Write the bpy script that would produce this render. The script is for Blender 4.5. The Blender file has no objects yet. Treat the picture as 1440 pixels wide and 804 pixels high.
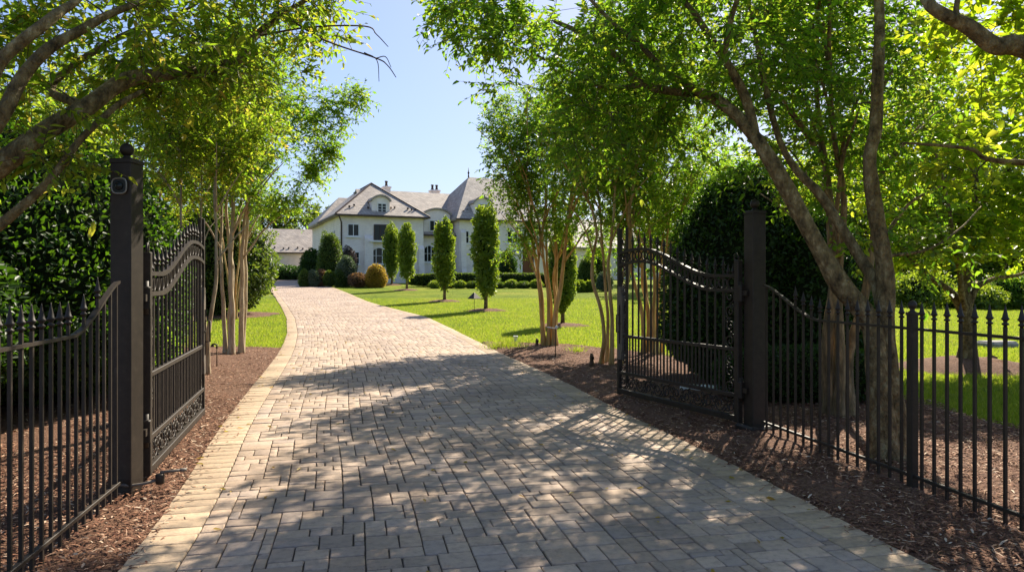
import bpy, math, random
import numpy as np

# ------------------------------------------------------------------ camera, world, sun, exposure
SC = bpy.context.scene
COL = SC.collection
R = math.radians
F = 1000.0 / 1440.0
CAMZ = 1.5
cd = bpy.data.cameras.new('camera')
cam = bpy.data.objects.new('camera', cd)
COL.objects.link(cam)
cam.location = (0, 0, CAMZ)
cam.rotation_euler = (R(90), 0, 0)
cd.sensor_width = 36.0
cd.lens = 36.0 * F
cd.shift_y = -7.0 / 1440.0
cd.clip_start = 0.05
cd.clip_end = 3000
SC.camera = cam

SUN_AZ, SUN_EL = 27.0, 40.0            # azimuth right of the view axis, elevation
w = bpy.data.worlds.new('World')
SC.world = w
w.use_nodes = True
nt = w.node_tree
nt.nodes.clear()
sky = nt.nodes.new('ShaderNodeTexSky')
sky.sky_type = 'NISHITA'
sky.sun_disc = False
sky.sun_elevation = R(SUN_EL)
sky.sun_rotation = R(SUN_AZ)
sky.air_density = 0.8
sky.dust_density = 0.9
sky.ozone_density = 2.0
bg = nt.nodes.new('ShaderNodeBackground')
bg.inputs['Strength'].default_value = 0.13
wo = nt.nodes.new('ShaderNodeOutputWorld')
# soften the very bright part of the sky round the sun (thin veil, keeps the hue)
lum = nt.nodes.new('ShaderNodeRGBToBW')
ma = nt.nodes.new('ShaderNodeMath')
ma.operation = 'MULTIPLY_ADD'
ma.inputs[1].default_value = 0.20
ma.inputs[2].default_value = 1.0
dv = nt.nodes.new('ShaderNodeVectorMath')
dv.operation = 'DIVIDE'
nt.links.new(sky.outputs[0], lum.inputs[0])
nt.links.new(lum.outputs[0], ma.inputs[0])
nt.links.new(sky.outputs[0], dv.inputs[0])
nt.links.new(ma.outputs[0], dv.inputs[1])
tint = nt.nodes.new('ShaderNodeVectorMath')
tint.operation = 'MULTIPLY'
tint.inputs[1].default_value = (0.98, 0.955, 0.98)
nt.links.new(dv.outputs[0], tint.inputs[0])
nt.links.new(tint.outputs[0], bg.inputs[0])
nt.links.new(bg.outputs[0], wo.inputs[0])

ld = bpy.data.lights.new('sun', 'SUN')
ld.energy = 4.4
ld.angle = R(0.53)
ld.color = (1.0, 0.90, 0.74)
sun = bpy.data.objects.new('sun', ld)
COL.objects.link(sun)
sun.rotation_euler = (R(90 - SUN_EL), 0, R(180 - SUN_AZ))

SC.view_settings.view_transform = 'Standard'
SC.view_settings.look = 'None'
SC.view_settings.exposure = 1.36
SC.view_settings.gamma = 1.0
SC.view_settings.use_curve_mapping = False
SC.render.engine = 'CYCLES'
cy = SC.cycles
cy.use_denoising = True
cy.max_bounces = 8
cy.diffuse_bounces = 4
cy.glossy_bounces = 3
cy.transmission_bounces = 5
cy.caustics_reflective = False
cy.caustics_refractive = False
cy.sample_clamp_indirect = 6.0

# ------------------------------------------------------------------ helpers: geometry
UP = np.array([0.0, 0.0, 1.0])


def unit(v):
    v = np.asarray(v, float)
    n = np.linalg.norm(v, axis=-1, keepdims=True)
    return v / np.maximum(n, 1e-9)


def link(name, me, mats, parent=None):
    for m in mats if isinstance(mats, (list, tuple)) else [mats]:
        me.materials.append(m)
    o = bpy.data.objects.new(name, me)
    COL.objects.link(o)
    if parent is not None:
        o.parent = parent
    return o


def np_mesh(name, V, Q, mats, parent=None, mat_idx=None, smooth=False, attr=None):
    """V (n,3), Q (m,4) quads; attr: dict of name -> per-face colour (m,3)"""
    V = np.asarray(V, np.float32)
    Q = np.asarray(Q, np.int32)
    me = bpy.data.meshes.new(name)
    k = Q.shape[1]
    me.vertices.add(len(V))
    me.vertices.foreach_set('co', V.ravel())
    me.loops.add(Q.size)
    me.loops.foreach_set('vertex_index', Q.ravel())
    me.polygons.add(len(Q))
    me.polygons.foreach_set('loop_start', np.arange(0, Q.size, k, dtype=np.int32))
    if mat_idx is not None:
        me.polygons.foreach_set('material_index', np.asarray(mat_idx, np.int32))
    if smooth is True:
        me.polygons.foreach_set('use_smooth', np.ones(len(Q), bool))
    elif smooth is not False:
        me.polygons.foreach_set('use_smooth', np.asarray(smooth, bool))
    if attr:
        for an, vals in attr.items():
            a = me.attributes.new(an, 'FLOAT_COLOR', 'FACE')
            c = np.ones((len(Q), 4), np.float32)
            c[:, :3] = vals
            a.data.foreach_set('color', c.ravel())
    me.update(calc_edges=True)
    return link(name, me, mats, parent)


class MB:
    """collects polygons and links them as one mesh object"""

    def __init__(self):
        self.v, self.f, self.s = [], [], []

    def add(self, verts, faces, smooth=False):
        b = len(self.v)
        self.v += [tuple(map(float, p)) for p in verts]
        for f in faces:
            self.f.append([i + b for i in f])
            self.s.append(smooth)

    def box(self, c, s, rz=0.0):
        x, y, z = s[0] / 2, s[1] / 2, s[2] / 2
        co, si = math.cos(rz), math.sin(rz)
        vs = []
        for dz in (-z, z):
            for dx, dy in ((-x, -y), (x, -y), (x, y), (-x, y)):
                vs.append((c[0] + dx * co - dy * si, c[1] + dx * si + dy * co, c[2] + dz))
        self.add(vs, [(3, 2, 1, 0), (4, 5, 6, 7), (0, 1, 5, 4), (1, 2, 6, 5), (2, 3, 7, 6), (3, 0, 4, 7)])

    def cbox(self, c, s, ch=0.006, rz=0.0):
        """box with chamfered vertical edges and top"""
        x, y, z = s[0] / 2, s[1] / 2, s[2] / 2
        co, si = math.cos(rz), math.sin(rz)

        def ring(ax, ay, cc, zz):
            pts = [(-ax + cc, -ay), (ax - cc, -ay), (ax, -ay + cc), (ax, ay - cc), (ax - cc, ay), (-ax + cc, ay), (-ax, ay - cc), (-ax, -ay + cc)]
            return [(c[0] + px * co - py * si, c[1] + px * si + py * co, c[2] + zz) for px, py in pts]
        rs = [ring(x, y, ch, -z), ring(x, y, ch, z - ch), ring(x - ch, y - ch, ch * .5, z)]
        vs = sum(rs, [])
        fs = []
        for k in range(2):
            for i in range(8):
                j = (i + 1) % 8
                fs.append((k * 8 + i, k * 8 + j, k * 8 + 8 + j, k * 8 + 8 + i))
        fs.append(tuple(range(16, 24)))
        fs.append(tuple(range(7, -1, -1)))
        self.add(vs, fs)

    def tube(self, pts, rad, n=6, smooth=True, cap=True, twist=0.0):
        P = np.asarray(pts, float)
        m = len(P)
        rr = np.full(m, rad, float) if np.isscalar(rad) else np.asarray(rad, float)
        T = np.gradient(P, axis=0)
        T = unit(T)
        ref = np.array([1.0, 0, 0]) if abs(T[0][2]) > 0.9 else UP
        nrm = unit(np.cross(T[0], ref))
        vs = []
        for i in range(m):
            nrm = nrm - T[i] * np.dot(nrm, T[i])
            nrm = unit(nrm)
            bi = np.cross(T[i], nrm)
            for k in range(n):
                a = 2 * math.pi * (k + 0.5) / n + twist
                vs.append(P[i] + rr[i] * (math.cos(a) * nrm + math.sin(a) * bi))
        fs = []
        for i in range(m - 1):
            for k in range(n):
                j = (k + 1) % n
                fs.append((i * n + k, i * n + j, (i + 1) * n + j, (i + 1) * n + k))
        if cap:
            fs.append(tuple(range(n - 1, -1, -1)))
            fs.append(tuple((m - 1) * n + k for k in range(n)))
        self.add(vs, fs, smooth)

    def bar(self, a, b, t):
        """square bar between two points"""
        self.tube([a, b], t * 0.7071, 4, smooth=False)

    def lathe(self, c, prof, n=12, smooth=True):
        vs, fs = [], []
        for r, z in prof:
            for k in range(n):
                a = 2 * math.pi * k / n
                vs.append((c[0] + r * math.cos(a), c[1] + r * math.sin(a), c[2] + z))
        for i in range(len(prof) - 1):
            for k in range(n):
                j = (k + 1) % n
                fs.append((i * n + k, i * n + j, (i + 1) * n + j, (i + 1) * n + k))
        fs.append(tuple(range(n - 1, -1, -1)))
        fs.append(tuple((len(prof) - 1) * n + k for k in range(n)))
        self.add(vs, fs, smooth)

    def prism(self, poly, axis_vec, smooth=False):
        """extrude a planar polygon (3D pts) by a vector"""
        n = len(poly)
        a = [np.asarray(p, float) for p in poly]
        vs = a + [p + np.asarray(axis_vec, float) for p in a]
        fs = [tuple(range(n - 1, -1, -1)), tuple(range(n, 2 * n))]
        for i in range(n):
            j = (i + 1) % n
            fs.append((i, j, n + j, n + i))
        self.add(vs, fs, smooth)

    def build(self, name, mat, parent=None, recalc=True):
        me = bpy.data.meshes.new(name)
        me.from_pydata(self.v, [], self.f)
        me.polygons.foreach_set('use_smooth', self.s)
        me.update()
        if recalc:
            import bmesh
            bm = bmesh.new()
            bm.from_mesh(me)
            bmesh.ops.recalc_face_normals(bm, faces=bm.faces)
            bm.to_mesh(me)
            bm.free()
        return link(name, me, mat, parent)


def empty(name, loc=(0, 0, 0), rz=0.0):
    o = bpy.data.objects.new(name, None)
    o.empty_display_size = 0.2
    COL.objects.link(o)
    o.location = loc
    o.rotation_euler = (0, 0, rz)
    return o


def tag(o, label=None, cat=None, group=None, kind=None):
    if label:
        o['label'] = label
    if cat:
        o['category'] = cat
    if group:
        o['group'] = group
    if kind:
        o['kind'] = kind
    return o


def copy_tree(o, parent=None):
    c = o.copy()
    COL.objects.link(c)
    if parent is not None:
        c.parent = parent
    for ch in [x for x in bpy.data.objects if x.parent is o]:
        copy_tree(ch, c)
    return c


def catmull(P, sub=6):
    P = np.asarray(P, float)
    if len(P) < 3:
        t = np.linspace(0, 1, sub + 1)[:, None]
        return P[0] * (1 - t) + P[-1] * t
    A = np.vstack([2 * P[0] - P[1], P, 2 * P[-1] - P[-2]])
    out = []
    for i in range(1, len(A) - 2):
        for k in range(sub):
            t = k / sub
            p0, p1, p2, p3 = A[i - 1], A[i], A[i + 1], A[i + 2]
            out.append(0.5 * ((2 * p1) + (-p0 + p2) * t + (2 * p0 - 5 * p1 + 4 * p2 - p3) * t * t + (-p0 + 3 * p1 - 3 * p2 + p3) * t ** 3))
    out.append(A[-2])
    return np.array(out)


def wob(P, seed=0, s=1.0):
    """cheap smooth 3D noise in -1..1"""
    P = np.asarray(P, float) * s
    r = np.random.RandomState(seed)
    o = np.zeros(P.shape[:-1])
    for k in range(5):
        d = r.normal(size=3)
        o = o + np.sin(P @ d * (1 + 0.5 * k) + r.uniform(0, 6.28)) / (1 + 0.4 * k)
    return o / 2.2


# ------------------------------------------------------------------ terrain function
TY = [-999, 18, 29.7, 37.4, 49, 60, 72, 82, 100, 999]
TZ = [0, 0, 0.25, 0.42, 0.86, 1.2, 1.5, 1.75, 1.9, 2.0]


def hgt(x, y):
    x = np.asarray(x, float)
    y = np.asarray(y, float)
    a = np.interp(y, TY, TZ)
    st = np.interp(y, [20, 49, 65], [6, 14, 26])
    t = np.clip((x - st) / 16.0, 0, 1)
    return a * (1 - t * t * (3 - 2 * t))


def P(px, py, d):
    return np.array([(px - 720) * d / 1000.0, d, CAMZ - (py - 395) * d / 1000.0])


def G(px, py):
    """where the ray of a photo pixel meets the terrain"""
    d = 2.0
    while d < 200:
        p = P(px, py, d)
        if p[2] <= hgt(p[0], p[1]):
            break
        d += 0.05
    p[2] = float(hgt(p[0], p[1]))
    return p


def GZ(x, y):
    return float(hgt(x, y))


# ------------------------------------------------------------------ materials
def mat(name):
    m = bpy.data.materials.new(name)
    m.use_nodes = True
    n = m.node_tree
    b = n.nodes.get('Principled BSDF')
    return m, n, b


def N(n, t, **kw):
    x = n.nodes.new(t)
    for k, v in kw.items():
        if k.startswith('i_'):
            x.inputs[k[2:]].default_value = v
        else:
            setattr(x, k, v)
    return x


def ramp(n, stops, interp='LINEAR'):
    r = n.nodes.new('ShaderNodeValToRGB')
    r.color_ramp.interpolation = interp
    e = r.color_ramp.elements
    while len(e) > 1:
        e.remove(e[-1])
    e[0].position = stops[0][0]
    e[0].color = (*stops[0][1], 1)
    for p, c in stops[1:]:
        q = e.new(p)
        q.color = (*c, 1)
    return r


def noise_mat(name, stops, scale, rough=0.8, bump=0.3, bscale=None, detail=6, stretch=None, bdist=0.02, spec=0.3):
    m, n, b = mat(name)
    L = n.links
    tc = N(n, 'ShaderNodeTexCoord')
    mp = N(n, 'ShaderNodeMapping')
    if stretch:
        mp.inputs['Scale'].default_value = stretch
    L.new(tc.outputs['Object'], mp.inputs[0])
    t = N(n, 'ShaderNodeTexNoise')
    t.inputs['Scale'].default_value = scale
    t.inputs['Detail'].default_value = detail
    t.inputs['Roughness'].default_value = 0.65
    L.new(mp.outputs[0], t.inputs['Vector'])
    r = ramp(n, stops)
    L.new(t.outputs[0], r.inputs[0])
    L.new(r.outputs[0], b.inputs['Base Color'])
    b.inputs['Roughness'].default_value = rough
    b.inputs['Specular IOR Level'].default_value = spec
    if bump:
        t2 = N(n, 'ShaderNodeTexNoise')
        t2.inputs['Scale'].default_value = bscale or scale * 2
        t2.inputs['Detail'].default_value = 8
        L.new(mp.outputs[0], t2.inputs['Vector'])
        bp = N(n, 'ShaderNodeBump')
        bp.inputs['Strength'].default_value = bump
        bp.inputs['Distance'].default_value = bdist
        L.new(t2.outputs[0], bp.inputs['Height'])
        L.new(bp.outputs[0], b.inputs['Normal'])
    return m


def leaf_mat(name, stops, tstops, trans=0.45, rough=0.45, spec=0.35):
    """two sided leaf: coloured per leaf, thin translucency"""
    m, n, b = mat(name)
    L = n.links
    g = N(n, 'ShaderNodeNewGeometry')
    r = ramp(n, stops)
    L.new(g.outputs['Random Per Island'], r.inputs[0])
    r2 = ramp(n, tstops)
    L.new(g.outputs['Random Per Island'], r2.inputs[0])
    L.new(r.outputs[0], b.inputs['Base Color'])
    b.inputs['Roughness'].default_value = rough
    b.inputs['Specular IOR Level'].default_value = spec
    tr = N(n, 'ShaderNodeBsdfTranslucent')
    L.new(r2.outputs[0], tr.inputs['Color'])
    mx = N(n, 'ShaderNodeMixShader')
    mx.inputs[0].default_value = trans
    L.new(b.outputs[0], mx.inputs[1])
    L.new(tr.outputs[0], mx.inputs[2])
    out = n.nodes.get('Material Output')
    L.new(mx.outputs[0], out.inputs['Surface'])
    return m


M = {}
M['iron'] = noise_mat('iron_paint', [(0.3, (0.020, 0.0135, 0.009)), (0.6, (0.034, 0.0235, 0.016)), (0.75, (0.055, 0.042, 0.031))], 14, rough=0.56, bump=0.12, bscale=220, bdist=0.002, spec=0.32)
M['iron_grey'] = noise_mat('worn_iron_paint', [(0.3, (0.10, 0.083, 0.068)), (0.7, (0.15, 0.125, 0.105))], 30, rough=0.5, bump=0.1, bscale=200, bdist=0.002)
M['bark'] = noise_mat('grey_brown_bark', [(0.32, (0.036, 0.024, 0.010)), (0.45, (0.145, 0.100, 0.045)), (0.55, (0.225, 0.160, 0.072)), (0.64, (0.36, 0.28, 0.145)), (0.76, (0.14, 0.145, 0.07))], 14, rough=0.9, bump=1.0, bscale=34, stretch=(1, 1, 0.6), bdist=0.06)
M['crape'] = noise_mat('smooth_tan_bark', [(0.3, (0.24, 0.125, 0.040)), (0.5, (0.48, 0.30, 0.11)), (0.7, (0.62, 0.46, 0.22))], 5, rough=0.7, bump=0.4, bscale=14, stretch=(3, 3, 0.5), bdist=0.015)
M['crape_pale'] = noise_mat('pale_tan_bark', [(0.3, (0.20, 0.13, 0.075)), (0.45, (0.40, 0.30, 0.19)), (0.6, (0.52, 0.43, 0.30)), (0.75, (0.36, 0.24, 0.13))], 6, rough=0.75, bump=0.5, bscale=14, stretch=(3, 3, 0.5), bdist=0.02)
M['crape_old'] = noise_mat('peeling_olive_bark', [(0.3, (0.07, 0.05, 0.025)), (0.47, (0.17, 0.12, 0.06)), (0.58, (0.30, 0.20, 0.10)), (0.72, (0.46, 0.35, 0.21))], 7, rough=0.85, bump=0.8, bscale=18, stretch=(2.5, 2.5, 0.6), bdist=0.03)
M['twig'] = noise_mat('twig_bark', [(0.3, (0.05, 0.035, 0.022)), (0.7, (0.11, 0.08, 0.05))], 20, rough=0.9, bump=0)
M['core'] = noise_mat('shade_dark_core', [(0.3, (0.010, 0.014, 0.006)), (0.7, (0.02, 0.026, 0.012))], 6, rough=1.0, bump=0, spec=0.0)  # shrub interior: its shade is put into this near-black green

YG = leaf_mat('leaf_yellow_green', [(0, (0.055, 0.10, 0.010)), (0.6, (0.10, 0.155, 0.014)), (1, (0.20, 0.18, 0.025))],
              [(0, (0.24, 0.44, 0.018)), (0.7, (0.45, 0.60, 0.03)), (0.93, (0.64, 0.64, 0.05)), (1, (0.70, 0.48, 0.08))], 0.54)
CR = leaf_mat('leaf_crape_green', [(0, (0.045, 0.10, 0.010)), (0.7, (0.08, 0.15, 0.014)), (1, (0.14, 0.17, 0.02))],
              [(0, (0.20, 0.44, 0.02)), (0.7, (0.37, 0.58, 0.028)), (1, (0.56, 0.62, 0.05))], 0.54)
DK = leaf_mat('leaf_dark_evergreen', [(0, (0.014, 0.030, 0.007)), (0.7, (0.03, 0.06, 0.012)), (1, (0.05, 0.085, 0.018))],
              [(0, (0.08, 0.22, 0.01)), (1, (0.18, 0.38, 0.02))], 0.2, rough=0.45, spec=0.25)
LV = leaf_mat('leaf_laurel', [(0, (0.014, 0.034, 0.007)), (0.7, (0.028, 0.062, 0.010)), (1, (0.045, 0.085, 0.014))],
              [(0, (0.12, 0.34, 0.012)), (1, (0.28, 0.52, 0.02))], 0.25, rough=0.5, spec=0.2)
HB = leaf_mat('leaf_hornbeam', [(0, (0.06, 0.105, 0.014)), (0.7, (0.11, 0.165, 0.02)), (1, (0.18, 0.21, 0.03))],
              [(0, (0.26, 0.42, 0.02)), (1, (0.48, 0.58, 0.035))], 0.42)
MP = leaf_mat('leaf_maple_light', [(0, (0.065, 0.125, 0.010)), (0.7, (0.11, 0.18, 0.014)), (1, (0.19, 0.21, 0.025))],
              [(0, (0.34, 0.56, 0.012)), (0.7, (0.58, 0.72, 0.025)), (1, (0.74, 0.74, 0.05))], 0.55)
MD = leaf_mat('leaf_mid_green', [(0, (0.028, 0.055, 0.010)), (0.7, (0.055, 0.095, 0.015)), (1, (0.10, 0.13, 0.022))],
              [(0, (0.14, 0.28, 0.02)), (1, (0.34, 0.44, 0.035))], 0.33)
GD = leaf_mat('leaf_golden', [(0, (0.22, 0.18, 0.02)), (0.6, (0.36, 0.24, 0.03)), (1, (0.32, 0.15, 0.03))],
              [(0, (0.6, 0.5, 0.05)), (1, (0.7, 0.42, 0.06))], 0.4)
GY = leaf_mat('leaf_grey_green', [(0, (0.06, 0.09, 0.05)), (1, (0.12, 0.15, 0.09))], [(0, (0.15, 0.24, 0.08)), (1, (0.22, 0.3, 0.12))], 0.25)
PU = leaf_mat('leaf_dusky', [(0, (0.05, 0.045, 0.045)), (1, (0.10, 0.085, 0.085))], [(0, (0.15, 0.11, 0.1)), (1, (0.2, 0.15, 0.12))], 0.2)
RD = leaf_mat('leaf_rust', [(0, (0.12, 0.07, 0.04)), (1, (0.2, 0.11, 0.06))], [(0, (0.3, 0.18, 0.06)), (1, (0.4, 0.22, 0.07))], 0.3)
GR = leaf_mat('grass_blade', [(0, (0.08, 0.145, 0.008)), (0.7, (0.14, 0.205, 0.010)), (1, (0.24, 0.24, 0.03))],
              [(0, (0.30, 0.45, 0.02)), (0.8, (0.47, 0.56, 0.035)), (1, (0.66, 0.62, 0.12))], 0.5, rough=0.6)


def lawn_material():
    m, n, b = mat('lawn_turf')
    L = n.links
    g = N(n, 'ShaderNodeNewGeometry')
    t = N(n, 'ShaderNodeTexNoise', i_Scale=0.35, i_Detail=8.0, i_Roughness=0.7)
    L.new(g.outputs['Position'], t.inputs['Vector'])
    t2 = N(n, 'ShaderNodeTexNoise', i_Scale=9.0, i_Detail=8.0, i_Roughness=0.75)
    L.new(g.outputs['Position'], t2.inputs['Vector'])
    r = ramp(n, [(0.33, (0.10, 0.165, 0.012)), (0.46, (0.175, 0.245, 0.016)), (0.56, (0.235, 0.285, 0.022)), (0.72, (0.37, 0.345, 0.075))])
    L.new(t.outputs[0], r.inputs[0])
    r2 = ramp(n, [(0.3, (0.55, 0.55, 0.55)), (0.7, (1.25, 1.2, 1.1))])
    L.new(t2.outputs[0], r2.inputs[0])
    mx = N(n, 'ShaderNodeMix', data_type='RGBA', blend_type='MULTIPLY')
    mx.inputs[0].default_value = 1.0
    L.new(r.outputs[0], mx.inputs[6])
    L.new(r2.outputs[0], mx.inputs[7])
    L.new(mx.outputs[2], b.inputs['Base Color'])
    b.inputs['Roughness'].default_value = 0.95
    b.inputs['Specular IOR Level'].default_value = 0.1
    t3 = N(n, 'ShaderNodeTexNoise', i_Scale=60.0, i_Detail=4.0)
    L.new(g.outputs['Position'], t3.inputs['Vector'])
    bp = N(n, 'ShaderNodeBump', i_Strength=1.0, i_Distance=0.06)
    L.new(t3.outputs[0], bp.inputs['Height'])
    L.new(bp.outputs[0], b.inputs['Normal'])
    return m


def paver_material():
    m, n, b = mat('tumbled_concrete_pavers')
    L = n.links
    a = N(n, 'ShaderNodeAttribute', attribute_name='tone')
    g = N(n, 'ShaderNodeNewGeometry')
    t = N(n, 'ShaderNodeTexNoise', i_Scale=22.0, i_Detail=8.0, i_Roughness=0.7)
    L.new(g.outputs['Position'], t.inputs['Vector'])
    r = ramp(n, [(0.25, (0.62, 0.62, 0.63)), (0.5, (1.0, 1.0, 1.0)), (0.75, (1.2, 1.18, 1.13))])
    L.new(t.outputs[0], r.inputs[0])
    t1 = N(n, 'ShaderNodeTexNoise', i_Scale=0.9, i_Detail=5.0)
    L.new(g.outputs['Position'], t1.inputs['Vector'])
    r1 = ramp(n, [(0.35, (0.82, 0.80, 0.78)), (0.6, (1.06, 1.05, 1.04))])
    L.new(t1.outputs[0], r1.inputs[0])
    mx = N(n, 'ShaderNodeMix', data_type='RGBA', blend_type='MULTIPLY')
    mx.inputs[0].default_value = 1.0
    L.new(a.outputs['Color'], mx.inputs[6])
    L.new(r.outputs[0], mx.inputs[7])
    m2 = N(n, 'ShaderNodeMix', data_type='RGBA', blend_type='MULTIPLY')
    m2.inputs[0].default_value = 1.0
    L.new(mx.outputs[2], m2.inputs[6])
    L.new(r1.outputs[0], m2.inputs[7])
    # small dark spots and worn specks
    t4 = N(n, 'ShaderNodeTexNoise', i_Scale=7.0, i_Detail=9.0, i_Roughness=0.8)
    L.new(g.outputs['Position'], t4.inputs['Vector'])
    r4 = ramp(n, [(0.30, (0.45, 0.43, 0.41)), (0.40, (1, 1, 1)), (0.66, (1, 1, 1)), (0.74, (1.22, 1.2, 1.16))])
    L.new(t4.outputs[0], r4.inputs[0])
    m3 = N(n, 'ShaderNodeMix', data_type='RGBA', blend_type='MULTIPLY')
    m3.inputs[0].default_value = 1.0
    L.new(m2.outputs[2], m3.inputs[6])
    L.new(r4.outputs[0], m3.inputs[7])
    L.new(m3.outputs[2], b.inputs['Base Color'])
    b.inputs['Roughness'].default_value = 0.75
    b.inputs['Specular IOR Level'].default_value = 0.35
    t2 = N(n, 'ShaderNodeTexNoise', i_Scale=70.0, i_Detail=8.0, i_Roughness=0.7)
    L.new(g.outputs['Position'], t2.inputs['Vector'])
    bp = N(n, 'ShaderNodeBump', i_Strength=0.45, i_Distance=0.012)
    L.new(t2.outputs[0], bp.inputs['Height'])
    L.new(bp.outputs[0], b.inputs['Normal'])
    return m


M['lawn'] = lawn_material()
M['paver'] = paver_material()
M['joint'] = noise_mat('joint_sand', [(0.3, (0.05, 0.04, 0.032)), (0.7, (0.11, 0.09, 0.07))], 40, rough=1.0, bump=0.4, bscale=150)
M['mulch'] = noise_mat('mulch_soil', [(0.3, (0.06, 0.028, 0.017)), (0.5, (0.15, 0.074, 0.043)), (0.7, (0.27, 0.155, 0.095))], 35, rough=0.95, bump=1.0, bscale=70, bdist=0.03)


def chip_material():
    m, n, b = mat('mulch_chip')
    L = n.links
    g = N(n, 'ShaderNodeNewGeometry')
    r = ramp(n, [(0, (0.085, 0.034, 0.020)), (0.55, (0.215, 0.098, 0.056)), (0.84, (0.36, 0.20, 0.12)), (0.96, (0.54, 0.38, 0.26)), (1, (0.64, 0.50, 0.37))])
    L.new(g.outputs['Random Per Island'], r.inputs[0])
    L.new(r.outputs[0], b.inputs['Base Color'])
    b.inputs['Roughness'].default_value = 0.85
    b.inputs['Specular IOR Level'].default_value = 0.2
    return m


M['chip'] = chip_material()


def brick_wall_material():
    m, n, b = mat('whitewashed_brick')
    L = n.links
    tc = N(n, 'ShaderNodeTexCoord')
    mp = N(n, 'ShaderNodeMapping')
    mp.inputs['Rotation'].default_value = (R(90), 0, 0)
    L.new(tc.outputs['Object'], mp.inputs[0])
    br = N(n, 'ShaderNodeTexBrick', i_Scale=1.0)
    br.inputs['Color1'].default_value = (0.82, 0.74, 0.69, 1)
    br.inputs['Color2'].default_value = (0.88, 0.81, 0.76, 1)
    br.inputs['Mortar'].default_value = (0.75, 0.67, 0.62, 1)
    br.inputs['Brick Width'].default_value = 0.24
    br.inputs['Row Height'].default_value = 0.085
    br.inputs['Mortar Size'].default_value = 0.008
    L.new(mp.outputs[0], br.inputs['Vector'])
    t = N(n, 'ShaderNodeTexNoise', i_Scale=0.8, i_Detail=8.0, i_Roughness=0.7)
    L.new(tc.outputs['Object'], t.inputs['Vector'])
    r = ramp(n, [(0.3, (0.84, 0.82, 0.80)), (0.6, (1.04, 1.03, 1.02))])
    L.new(t.outputs[0], r.inputs[0])
    mx = N(n, 'ShaderNodeMix', data_type='RGBA', blend_type='MULTIPLY')
    mx.inputs[0].default_value = 1.0
    L.new(br.outputs[0], mx.inputs[6])
    L.new(r.outputs[0], mx.inputs[7])
    L.new(mx.outputs[2], b.inputs['Base Color'])
    b.inputs['Roughness'].default_value = 0.85
    return m


def slate_material():
    m, n, b = mat('slate_roof')
    L = n.links
    tc = N(n, 'ShaderNodeTexCoord')
    sx = N(n, 'ShaderNodeSeparateXYZ')
    L.new(tc.outputs['Object'], sx.inputs[0])
    ad = N(n, 'ShaderNodeMath', operation='ADD')
    L.new(sx.outputs[0], ad.inputs[0])
    L.new(sx.outputs[1], ad.inputs[1])
    cx = N(n, 'ShaderNodeCombineXYZ')
    L.new(ad.outputs[0], cx.inputs[0])
    L.new(sx.outputs[2], cx.inputs[1])
    br = N(n, 'ShaderNodeTexBrick', i_Scale=1.0)
    br.inputs['Color1'].default_value = (0.29, 0.25, 0.215, 1)
    br.inputs['Color2'].default_value = (0.44, 0.385, 0.33, 1)
    br.inputs['Mortar'].default_value = (0.15, 0.135, 0.12, 1)
    br.inputs['Brick Width'].default_value = 0.3
    br.inputs['Row Height'].default_value = 0.16
    br.inputs['Mortar Size'].default_value = 0.012
    L.new(cx.outputs[0], br.inputs['Vector'])
    t = N(n, 'ShaderNodeTexNoise', i_Scale=1.2, i_Detail=8.0, i_Roughness=0.75)
    L.new(tc.outputs['Object'], t.inputs['Vector'])
    r = ramp(n, [(0.3, (0.75, 0.75, 0.78)), (0.7, (1.25, 1.2, 1.12))])
    L.new(t.outputs[0], r.inputs[0])
    mx = N(n, 'ShaderNodeMix', data_type='RGBA', blend_type='MULTIPLY')
    mx.inputs[0].default_value = 1.0
    L.new(br.outputs[0], mx.inputs[6])
    L.new(r.outputs[0], mx.inputs[7])
    L.new(mx.outputs[2], b.inputs['Base Color'])
    b.inputs['Roughness'].default_value = 0.7
    bp = N(n, 'ShaderNodeBump', i_Strength=0.5, i_Distance=0.03)
    L.new(br.outputs['Fac'], bp.inputs['Height'])
    bp.invert = True
    L.new(bp.outputs[0], b.inputs['Normal'])
    return m


M['wall'] = brick_wall_material()
M['slate'] = slate_material()
M['brown_trim'] = noise_mat('brown_trim', [(0.3, (0.055, 0.033, 0.025)), (0.7, (0.08, 0.05, 0.038))], 5, rough=0.5, bump=0)
M['white_paint'] = noise_mat('white_paint', [(0.3, (0.72, 0.71, 0.69)), (0.7, (0.8, 0.79, 0.78))], 3, rough=0.6, bump=0)
M['cream'] = noise_mat('cream_stucco', [(0.3, (0.62, 0.55, 0.48)), (0.7, (0.72, 0.65, 0.58))], 2, rough=0.9, bump=0.1)
M['door'] = noise_mat('brown_door', [(0.3, (0.13, 0.045, 0.025)), (0.7, (0.2, 0.075, 0.04))], 4, rough=0.5, bump=0, stretch=(6, 6, 0.6))
M['stone'] = noise_mat('grey_stone', [(0.3, (0.16, 0.15, 0.14)), (0.7, (0.32, 0.31, 0.29))], 6, rough=0.9, bump=0.6)
M['wood'] = noise_mat('weathered_wood', [(0.3, (0.09, 0.055, 0.03)), (0.7, (0.2, 0.13, 0.08))], 10, rough=0.9, bump=0.5)
M['plastic'] = noise_mat('white_plastic', [(0.3, (0.68, 0.68, 0.66)), (0.7, (0.78, 0.78, 0.76))], 8, rough=0.5, bump=0)
M['black_plastic'] = noise_mat('black_plastic', [(0.3, (0.012, 0.012, 0.012)), (0.7, (0.02, 0.02, 0.02))], 20, rough=0.3, bump=0)
M['steel'] = noise_mat('light_steel_rim', [(0.3, (0.18, 0.16, 0.14)), (0.7, (0.26, 0.24, 0.21))], 20, rough=0.35, bump=0)
gm, gn, gb = mat('window_glass')
gb.inputs['Base Color'].default_value = (0.015, 0.018, 0.018, 1)
gb.inputs['Roughness'].default_value = 0.06
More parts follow.
